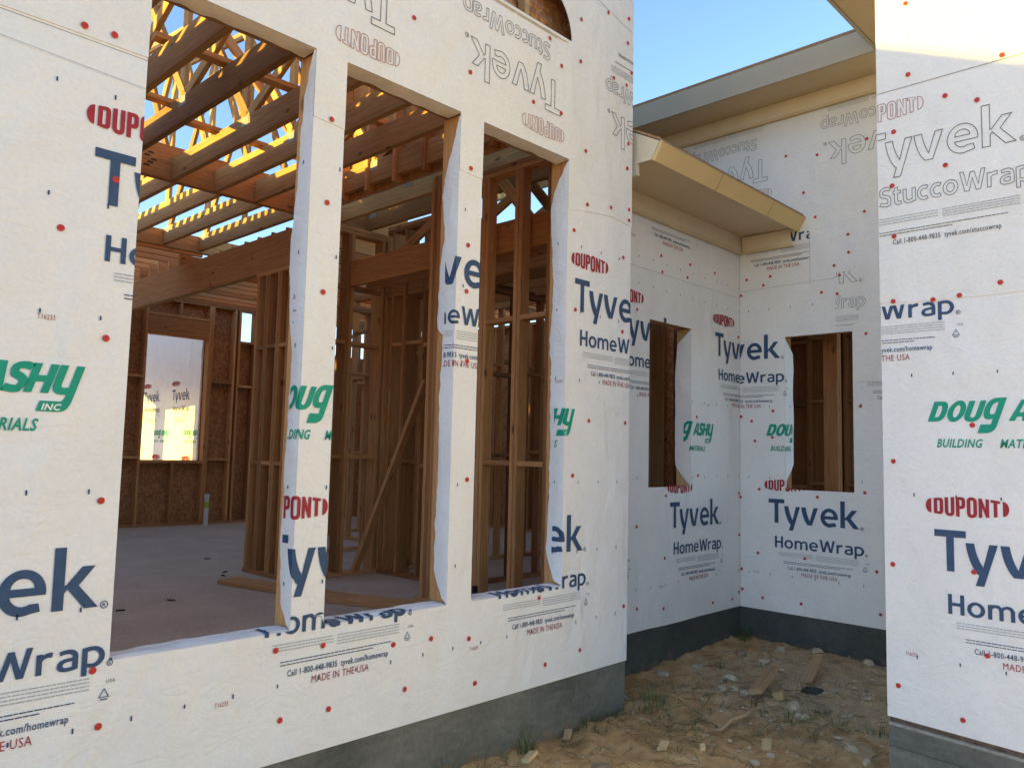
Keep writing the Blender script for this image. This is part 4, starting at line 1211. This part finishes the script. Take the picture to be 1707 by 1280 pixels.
# open rafters over the recessed wing
for i, x in enumerate((4.75, 5.25, 5.75, 6.25)):
    t = thing('roof_rafter', '%s bare rafter from the left above the room behind the recessed wall' % ORD[i], 'rafter', (x, 3.6, 4.05), 'bare rafters behind the low eave')
    board('rafter_board', (x, 3.62, 4.04), (x, 6.2, 5.20), 0.14, 0.038, t, None, (0, 0, 1))
    board('collar', (x+0.04, 4.4, 4.42), (x+0.04, 6.3, 3.55), 0.09, 0.036, t, None, (0, 0, 1))
    board('strut', (x-0.04, 4.3, 3.48), (x-0.04, 5.4, 4.75), 0.09, 0.036, t, None, (0, 0, 1))

# ------------------------------------------------------------------ the white wall beyond the far window
SN = Sheet((6.35, 0, 0), (0, -1, 0), (-1, 0, 0), -20, -12.7, [], 'left')
N = thing('wrapped_wall', 'printed white wall with sun patches, seen through the far window', 'wall', (6.35, 16, ZB))
NH = wrap_panel('house_wrap', SN, rect(-20, -12.7, ZB, 3.02), [], M['wrap'], N)
wrap_panel('stucco_wrap', SN, rect(-20, -12.7, 3.0, 4.4), [], M['stucco'], N, 0.004, 0.006)
for n_ in range(5):
    homewrap_block(SN, NH, -19.2+1.35*n_, 2.46, dealer=False, zmax=2.98)
    homewrap_block(SN, NH, -18.6+1.35*n_, 1.06)
# unseen wall added left of that court, cut out to shape the sun patches
RW = thing('wrapped_wall', 'unseen wall added left of the far window, with two openings cut to cast the sun patches', 'wall', (4.2, 16, ZB))
def back(y, z):      # from the sunlit spot on the far wall back to the added wall's plane
    k = (6.35-4.2)/(-S.x)
    return y+S.y*k, z+S.z*k
SR = Sheet((4.2, 0, 0), (0, 1, 0), (1, 0, 0), 12.6, 24, [], 'left')
h1 = [back(y, z) for y, z in ((14.15, 0.9), (15.42, 0.9), (15.42, 2.28), (14.15, 2.34))]
h2 = [back(y, z) for y, z in ((15.92, 0.9), (16.75, 0.9), (16.75, 2.85), (16.50, 2.60), (15.92, 2.38))]
wrap_panel('house_wrap', SR, rect(12.65, 24, ZB, 5.2), [h1, h2], M['wrap'], RW)

# ------------------------------------------------------------------ things on the slab
lp = board('loose_plank', (3.57, 7.05, ZF+0.022), (3.90, 5.55, ZF+0.022), 0.24, 0.040, None, M['wood'], (1, 0, 0))
tag(lp, 'wide stamped plank lying on the slab in front of the stud cluster', 'plank')
lp2 = board('loose_plank', (3.80, 5.85, ZF+0.022), (4.25, 4.75, ZF+0.022), 0.28, 0.038, None, M['wood'], (1, 0, 0))
tag(lp2, 'flat plank lying on the slab behind the second tall opening', 'plank')
def tube(nm, p0, p1, r, m, par=None, k=16):
    p0, p1 = Vector(p0), Vector(p1)
    z = (p1-p0).normalized()
    x = z.orthogonal().normalized()
    y = z.cross(x)
    V = [p+x*r*math.cos(2*math.pi*i/k)+y*r*math.sin(2*math.pi*i/k) for p in (p0, p1) for i in range(k)]
    F = [(i, (i+1) % k, k+(i+1) % k, k+i) for i in range(k)] + [tuple(range(k))[::-1], tuple(range(k, 2*k))]
    return mesh_obj(nm, V, F, m, par)
PI_ = thing('drain_pipe', 'white plastic drain pipe stub standing by the far wall', 'pipe', (5.75, 12.2, ZF))
tube('pipe_body', (5.75, 12.2, ZF), (5.75, 12.2, 0.84), 0.035, M['pvc'], PI_)
tube('pipe_collar', (5.75, 12.2, 0.80), (5.75, 12.2, 0.86), 0.041, M['pvc'], PI_)
tube('tape_band', (5.75, 12.2, 0.64), (5.75, 12.2, 0.74), 0.037, M['yellow'], PI_)
BT = thing('bottle', 'small pale bottle with a black cap behind the third tall opening', 'bottle', (4.30, 4.50, ZF))
tube('bottle_body', (4.30, 4.50, ZF), (4.30, 4.50, 0.53), 0.035, M['pvc'], BT)
tube('bottle_cap', (4.30, 4.50, 0.53), (4.30, 4.50, 0.60), 0.022, M['black'], BT)
def scrap(nm, x, y, z, sx, sy, sz, rz, m, label, cat, seed):
    r = random.Random(seed)
    V, F = [], []
    v, F = box_vf(-sx/2, sx/2, -sy/2, sy/2, 0, sz)
    c, s = math.cos(rz), math.sin(rz)
    tx, ty = r.uniform(-.25, .25), r.uniform(-.25, .25)
    for a, b, e in v:
        a += r.uniform(-1, 1)*sx*0.12
        b += r.uniform(-1, 1)*sy*0.12
        V.append((a*c-b*s, a*s+b*c, e+(a*tx+b*ty)*(1 if z < 0.3 else 0.02)))
    zmin = min(q[2] for q in V)
    V = [(a, b, e-zmin) for a, b, e in V]
    o = mesh_obj(nm, V, F, m, None, Matrix.Translation((x, y, z)))
    return tag(o, label, cat)
for i, (x, y, lab) in enumerate(((4.11, 8.63, 'dark scrap on the slab furthest back, near the beam'), (3.83, 7.64, 'dark scrap on the slab beside the stud cluster'), (3.71, 7.43, 'thin dark sliver on the slab just before the wide plank'),
        (2.82, 6.52, 'lone dark leaf in the middle of the open slab'), (2.37, 6.36, 'dark chip on the slab near the first opening'), (4.42, 11.57, 'pale chip on the slab near the far wall'))):
    scrap('floor_scrap', x, y, ZF+0.001, 0.065, 0.025, 0.008, i*0.7, M['dark'] if i != 5 else M['pvc'], lab, 'scrap', i)

# ------------------------------------------------------------------ rubble, scraps and grass on the ground
def stone(x, y, sx, sy, sz, m, label, cat, seed, sink=0.25):
    bm = bmesh.new()
    bmesh.ops.create_icosphere(bm, subdivisions=3, radius=1)
    o3 = Vector((seed*3.7, seed*1.3, 0))
    for v in bm.verts:
        n = v.co.normalized()
        k = 1+0.45*noise.noise(n*1.3+o3)+0.18*noise.noise(n*3.5+o3)
        q = n*k
        # flatten some sides so it looks broken rather than round
        for d in (Vector((0.8, 0.3, 0.5)), Vector((-0.6, 0.6, 0.45)), Vector((0.1, -0.9, 0.4)), Vector((0, 0.1, 1))):
            d = (d+0.3*noise.noise_vector(o3)).normalized()
            t = q.dot(d)
            if t > 0.72: q = q-d*(t-0.72)
        v.co = Vector((q.x*sx, q.y*sy, q.z*sz))
    me = bpy.data.meshes.new('stone')
    bm.to_mesh(me)
    bm.free()
    me.materials.append(m)
    o = bpy.data.objects.new('stone', me)
    o.location = (x, y, gz(x, y)+sz*(0.8-2*sink))
    o.rotation_euler = (0, 0, seed*1.9)
    col.objects.link(o)
    return tag(o, label, cat)
ST = [(6.25, 1.98, .10, .08, .09, 's', 'largest pale stone, against the dark foundation at right'),
      (6.24, 2.95, .10, .07, .07, 's', 'pale stone against the dark foundation below the corner window'),
      (6.36, 2.70, .09, .06, .05, 's', 'low pale stone half buried by the corner foundation'),
      (6.34, 2.30, .08, .06, .06, 's', 'pale stone between two others along the corner foundation'),
      (5.80, 2.86, .15, .07, .05, 's', 'long flat grey block of rubble in the middle of the dirt'),
      (5.23, 2.84, .09, .07, .06, 's', 'rounded grey stone left of the long flat block'),
      (4.97, 2.76, .06, .045, .045, 's', 'small white stone left of the plank scrap'),
      (5.01, 2.60, .10, .06, .05, 's', 'grey stone touching the plank scrap'),
      (5.02, 2.69, .05, .04, .04, 's', 'small tan stone just left of the plank scrap'),
      (4.97, 2.27, .11, .08, .06, 's', 'broad pale stone right of the small wood block'),
      (4.86, 2.16, .08, .06, .05, 's', 'grey stone beside a grass tuft right of the stick'),
      (5.09, 2.15, .15, .11, .06, 'c', 'big sandy clod near the right wall'),
      (6.10, 3.01, .10, .07, .05, 'c', 'brown clod below the inner corner'),
      (5.88, 3.11, .11, .08, .06, 'c', 'reddish clod close to the recessed foundation'),
      (4.34, 3.12, .07, .05, .05, 's', 'grey stone at the foot of the front wall corner'),
      (4.05, 2.06, .06, .05, .045, 's', 'pale stone at the bottom edge right of the wood chips'),
      (4.18, 2.03, .05, .04, .03, 's', 'small pale stone at the bottom edge'),
      (5.40, 3.20, .10, .06, .04, 's', 'grey rubble lump beside the recessed foundation'),
      (5.02, 3.26, .12, .07, .05, 's', 'grey rubble lump near the front wall corner foundation'),
      (6.2, 2.48, .08, .06, .04, 'c', 'small brown clod right of the leaning plank scrap'),
      (3.35, 2.55, .10, .08, .04, 'c', 'flat sandy clod on the pale sand before the front wall'),
      (4.55, 1.75, .07, .06, .05, 's', 'stone near the foot of the right wall'),
      (4.42, 1.62, .05, .04, .035, 's', 'small stone touching the right wall foundation')]
for i, (x, y, sx, sy, sz, k, lab) in enumerate(ST):
    stone(x, y, sx*0.55, sy*0.55, sz*0.55, M['stone'] if k == 's' else M['clod'], lab, 'stone' if k == 's' else 'clod', i+1)
def gplank(nm, p, q, wd, th, m, label, cat, tilt=0.0, lift=0.02):
    a = Vector((p[0], p[1], gz(*p)+lift))
    b = Vector((q[0], q[1], gz(*q)+lift+tilt))
    d = (b-a).normalized()
    o = board(nm, a, b, wd, th, None, m, d.cross(Vector((0, 0.25, 1))))
    return tag(o, label, cat)
gplank('plank_scrap', (4.93, 2.50), (5.38, 2.60), 0.085, 0.035, M['wood3'], 'weathered plank scrap propped on the dirt, pale cut end towards the viewer', 'plank scrap', 0.05, 0.05)
gplank('plank_scrap', (5.52, 2.42), (5.88, 2.48), 0.075, 0.02, M['wood3'], 'leaning tan plank scrap right of the weathered one', 'plank scrap', 0.09, 0.025)
gplank('wood_block', (5.00, 2.38), (5.09, 2.41), 0.06, 0.05, M['wood2'], 'small pale wood block beside the weathered plank scrap', 'wood block', 0, 0.03)
gplank('wood_chip', (3.73, 2.43), (3.79, 2.45), 0.05, 0.016, M['wood2'], 'pale square wood chip on the sand in front of the grass', 'wood chip', 0.015, 0.012)
gplank('wood_chip', (4.22, 2.08), (4.30, 2.11), 0.05, 0.02, M['wood2'], 'flat pale wood chip near the bottom edge, left of the stones', 'wood chip', 0.01, 0.012)
gplank('wood_chip', (3.10, 2.84), (3.19, 2.86), 0.05, 0.02, M['wood2'], 'striped pale wood chip at the bottom edge below the front wall', 'wood chip', 0.0, 0.015)
gplank('wood_chip', (3.56, 2.95), (3.61, 2.975), 0.045, 0.014, M['wood2'], 'tan wood chip close to the front foundation', 'wood chip', 0.03, 0.015)
gplank('wood_chip', (3.93, 2.30), (3.98, 2.33), 0.03, 0.015, M['wood2'], 'tiny wood chip on the bare sand', 'wood chip', 0.0, 0.01)
# stick
sp = [(4.17, 2.41), (4.28, 2.39), (4.40, 2.385), (4.54, 2.38), (4.67, 2.375)]
V, F = [], []
for i, (x, y) in enumerate(sp):
    r_ = 0.011+0.004*i/4
    c = Vector((x, y, gz(x, y)+0.022+0.02*(i/4)))
    for k_ in range(8):
        a = 2*math.pi*k_/8
        V.append(c+Vector((0, math.cos(a)*r_, math.sin(a)*r_*0.8)))
F = [(i*8+k_, i*8+(k_+1) % 8, (i+1)*8+(k_+1) % 8, (i+1)*8+k_) for i in range(4) for k_ in range(8)]+[tuple(range(8)), tuple(range(32, 40))]
tag(mesh_obj('stick', V, F, M['wood3'], smooth=True), 'pale bent stick lying on the dirt before the plank scrap', 'stick')
rg = stone(5.42, 2.34, 0.07, 0.05, 0.03, M['dark'], 'crumpled dark rag lying beside the leaning plank scrap', 'rag', 77)
rg.name = 'rag'

def tuft(x, y, hgt, nb, spread, m, label, seed, droop=0.6):
    r = random.Random(seed)
    nb = int(nb*1.1)
    V, F = [], []
    for i in range(nb):
        a = r.uniform(0, 6.283)
        rr = spread*math.sqrt(r.random())
        bx, by = math.cos(a)*rr, math.sin(a)*rr
        h = hgt*r.uniform(0.45, 1.0)
        la = a+r.uniform(-0.8, 0.8)
        ln = h*droop*r.uniform(0.5, 2.2)
        wd = r.uniform(0.0014, 0.0030)
        nx, ny = -math.sin(la)*wd, math.cos(la)*wd
        b0 = len(V)
        z0 = gz(x+bx, y+by)-gz(x, y)-0.012
        for k in range(5):
            t = k/4
            px, py = bx+math.cos(la)*ln*t*t, by+math.sin(la)*ln*t*t
            pz = z0+h*(t-0.28*t*t*t*droop)
            f = 1-t*0.9
            V += [(px+nx*f, py+ny*f, pz), (px-nx*f, py-ny*f, pz)]
        F += [(b0+2*k, b0+2*k+1, b0+2*k+3, b0+2*k+2) for k in range(4)]
    o = mesh_obj('grass_tuft', V, F, m, None, Matrix.Translation((x, y, gz(x, y))))
    return tag(o, label, 'grass tuft', 'grass tufts on the dirt')
TF = [(4.34, 2.93, .17, 60, .10, 'g', 'big green tuft at the corner of the front wall foundation'),
      (4.25, 2.76, .12, 40, .10, 'g', 'green tuft on the dirt just before the front wall corner'),
      (5.46, 3.05, .09, 26, .05, 'g', 'small green tuft alone in the dirt towards the recessed wall'),
      (4.72, 2.96, .09, 22, .08, 'd', 'thin dry tuft left of the middle of the dirt'),
      (4.25, 2.53, .10, 30, .07, 'g', 'green tuft left of the stick'),
      (4.13, 2.62, .10, 18, .06, 'd', 'sparse tuft further left of the stick'),
      (4.78, 2.20, .12, 40, .08, 'g', 'green tuft beside the grey stone right of the stick'),
      (4.80, 1.97, .09, 60, .16, 'g', 'wide low patch of grass before the right wall'),
      (4.58, 1.98, .06, 24, .07, 'g', 'small tuft in front of the wide patch of grass'),
      (4.92, 1.73, .10, 34, .08, 'g', 'tuft at the foot of the right wall'),
      (3.78, 2.40, .07, 28, .08, 'g', 'tuft beside the square pale wood chip'),
      (6.36, 3.32, .20, 46, .06, 'g', 'tall tuft in the dark inner corner of the foundation'),
      (3.80, 2.96, .12, 70, .12, 'g', 'dense green tuft along the front foundation near its corner'),
      (4.02, 2.95, .09, 50, .10, 'g', 'low tuft between the dense one and the wall corner'),
      (3.20, 2.93, .22, 30, .05, 'g', 'upright tuft with long blades against the front foundation'),
      (2.62, 2.95, .26, 16, .08, 'g', 'long arching blades against the front foundation near the bottom edge'),
      (2.43, 2.95, .25, 10, .06, 'g', 'few long blades furthest left on the front foundation'),
      (2.84, 2.93, .14, 26, .08, 'd', 'dry wiry tuft at the foot of the front foundation'),
      (4.98, 2.05, .10, 26, .08, 'd', 'dry tuft among the stones before the right wall'),
      (5.6, 2.02, .07, 24, .09, 'd', 'dry wisps on the gravel by the right wall'),
      (4.62, 3.1, .08, 24, .08, 'd', 'dry wisps near the front wall corner stone'),
      (3.5, 2.72, .06, 20, .10, 'd', 'dry wisps on the pale sand')]
for i, (x, y, h, nb, sp_, k, lab) in enumerate(TF):
    tuft(x, y, h, nb, sp_, M['grass'] if k == 'g' else M['dry'], lab, 100+i, 0.9 if 'arching' in lab else 0.6)
# loose gravel: one mass of small stones
V, F = [], []
r = random.Random(5)
ico = [(0, 0, 1), (0.9, 0, 0.3), (0.28, 0.85, 0.3), (-0.72, 0.53, 0.3), (-0.72, -0.53, 0.3), (0.28, -0.85, 0.3), (0, 0, -0.5)]
icf = [(0, 1, 2), (0, 2, 3), (0, 3, 4), (0, 4, 5), (0, 5, 1), (6, 2, 1), (6, 3, 2), (6, 4, 3), (6, 5, 4), (6, 1, 5)]
cnt = 0
while cnt < 5200:
    if r.random() < 0.72: x, y = r.gauss(5.5, 0.55), r.gauss(2.2, 0.42)
    else: x, y = r.uniform(2.3, 6.4), r.uniform(1.2, 3.38)
    if not (2.2 < x < 6.44) or y > (2.99 if x < 4.2 else 3.40) or y < 1.0: continue
    if x > 4.33 and y < 1.49: continue
    s = min(0.028, 0.0035*math.exp(r.gauss(0.35, 0.55)))
    z = gz(x, y)
    a = r.uniform(0, 6.28)
    c, sn = math.cos(a), math.sin(a)
    b0 = len(V)
    for p in ico:
        q = (p[0]*r.uniform(.6, 1.3), p[1]*r.uniform(.6, 1.3), p[2]*r.uniform(.5, .9))
        V.append((x+(q[0]*c-q[1]*sn)*s, y+(q[0]*sn+q[1]*c)*s, z+q[2]*s+s*0.15))
    F += [tuple(b0+i for i in t) for t in icf]
    cnt += 1
gr = mesh_obj('gravel', V, F, M['stone'])
gr['kind'] = 'stuff'
tag(gr, 'loose grey gravel and crumbs scattered over the dirt', 'gravel')

# dead stems and rootlets strewn over the dirt: one uncountable litter
V, F = [], []
r = random.Random(11)
for i in range(520):
    if i < 300: x, y = r.gauss(4.3, 0.75), r.gauss(2.65, 0.40)
    else: x, y = r.gauss(5.0, 0.9), r.gauss(2.3, 0.55)
    if not (2.3 < x < 6.42) or y > (2.99 if x < 4.2 else 3.40) or y < 1.0 or (x > 4.32 and y < 1.5): continue
    a = r.uniform(0, 6.283)
    L = r.uniform(0.04, 0.16)
    cv = r.uniform(-1.2, 1.2)
    wd = r.uniform(0.0012, 0.0026)
    b0 = len(V)
    px, py = x, y
    hh = r.uniform(0.0, 0.02)
    for k in range(5):
        t = k/4
        nx, ny = -math.sin(a)*wd, math.cos(a)*wd
        z = gz(px, py)+0.004+hh*math.sin(t*3.14)
        V += [(px+nx, py+ny, z), (px-nx, py-ny, z), (px, py, z+wd*1.6)]
        px += math.cos(a)*L/4
        py += math.sin(a)*L/4
        a += cv/4
    for k in range(4):
        p = b0+3*k
        F += [(p, p+3, p+5, p+2), (p+1, p+2, p+5, p+4), (p, p+1, p+4, p+3)]
dl = mesh_obj('dead_grass', V, F, M['dry'])
dl['kind'] = 'stuff'
tag(dl, 'dead stems and rootlets strewn over the dirt', 'dead grass')
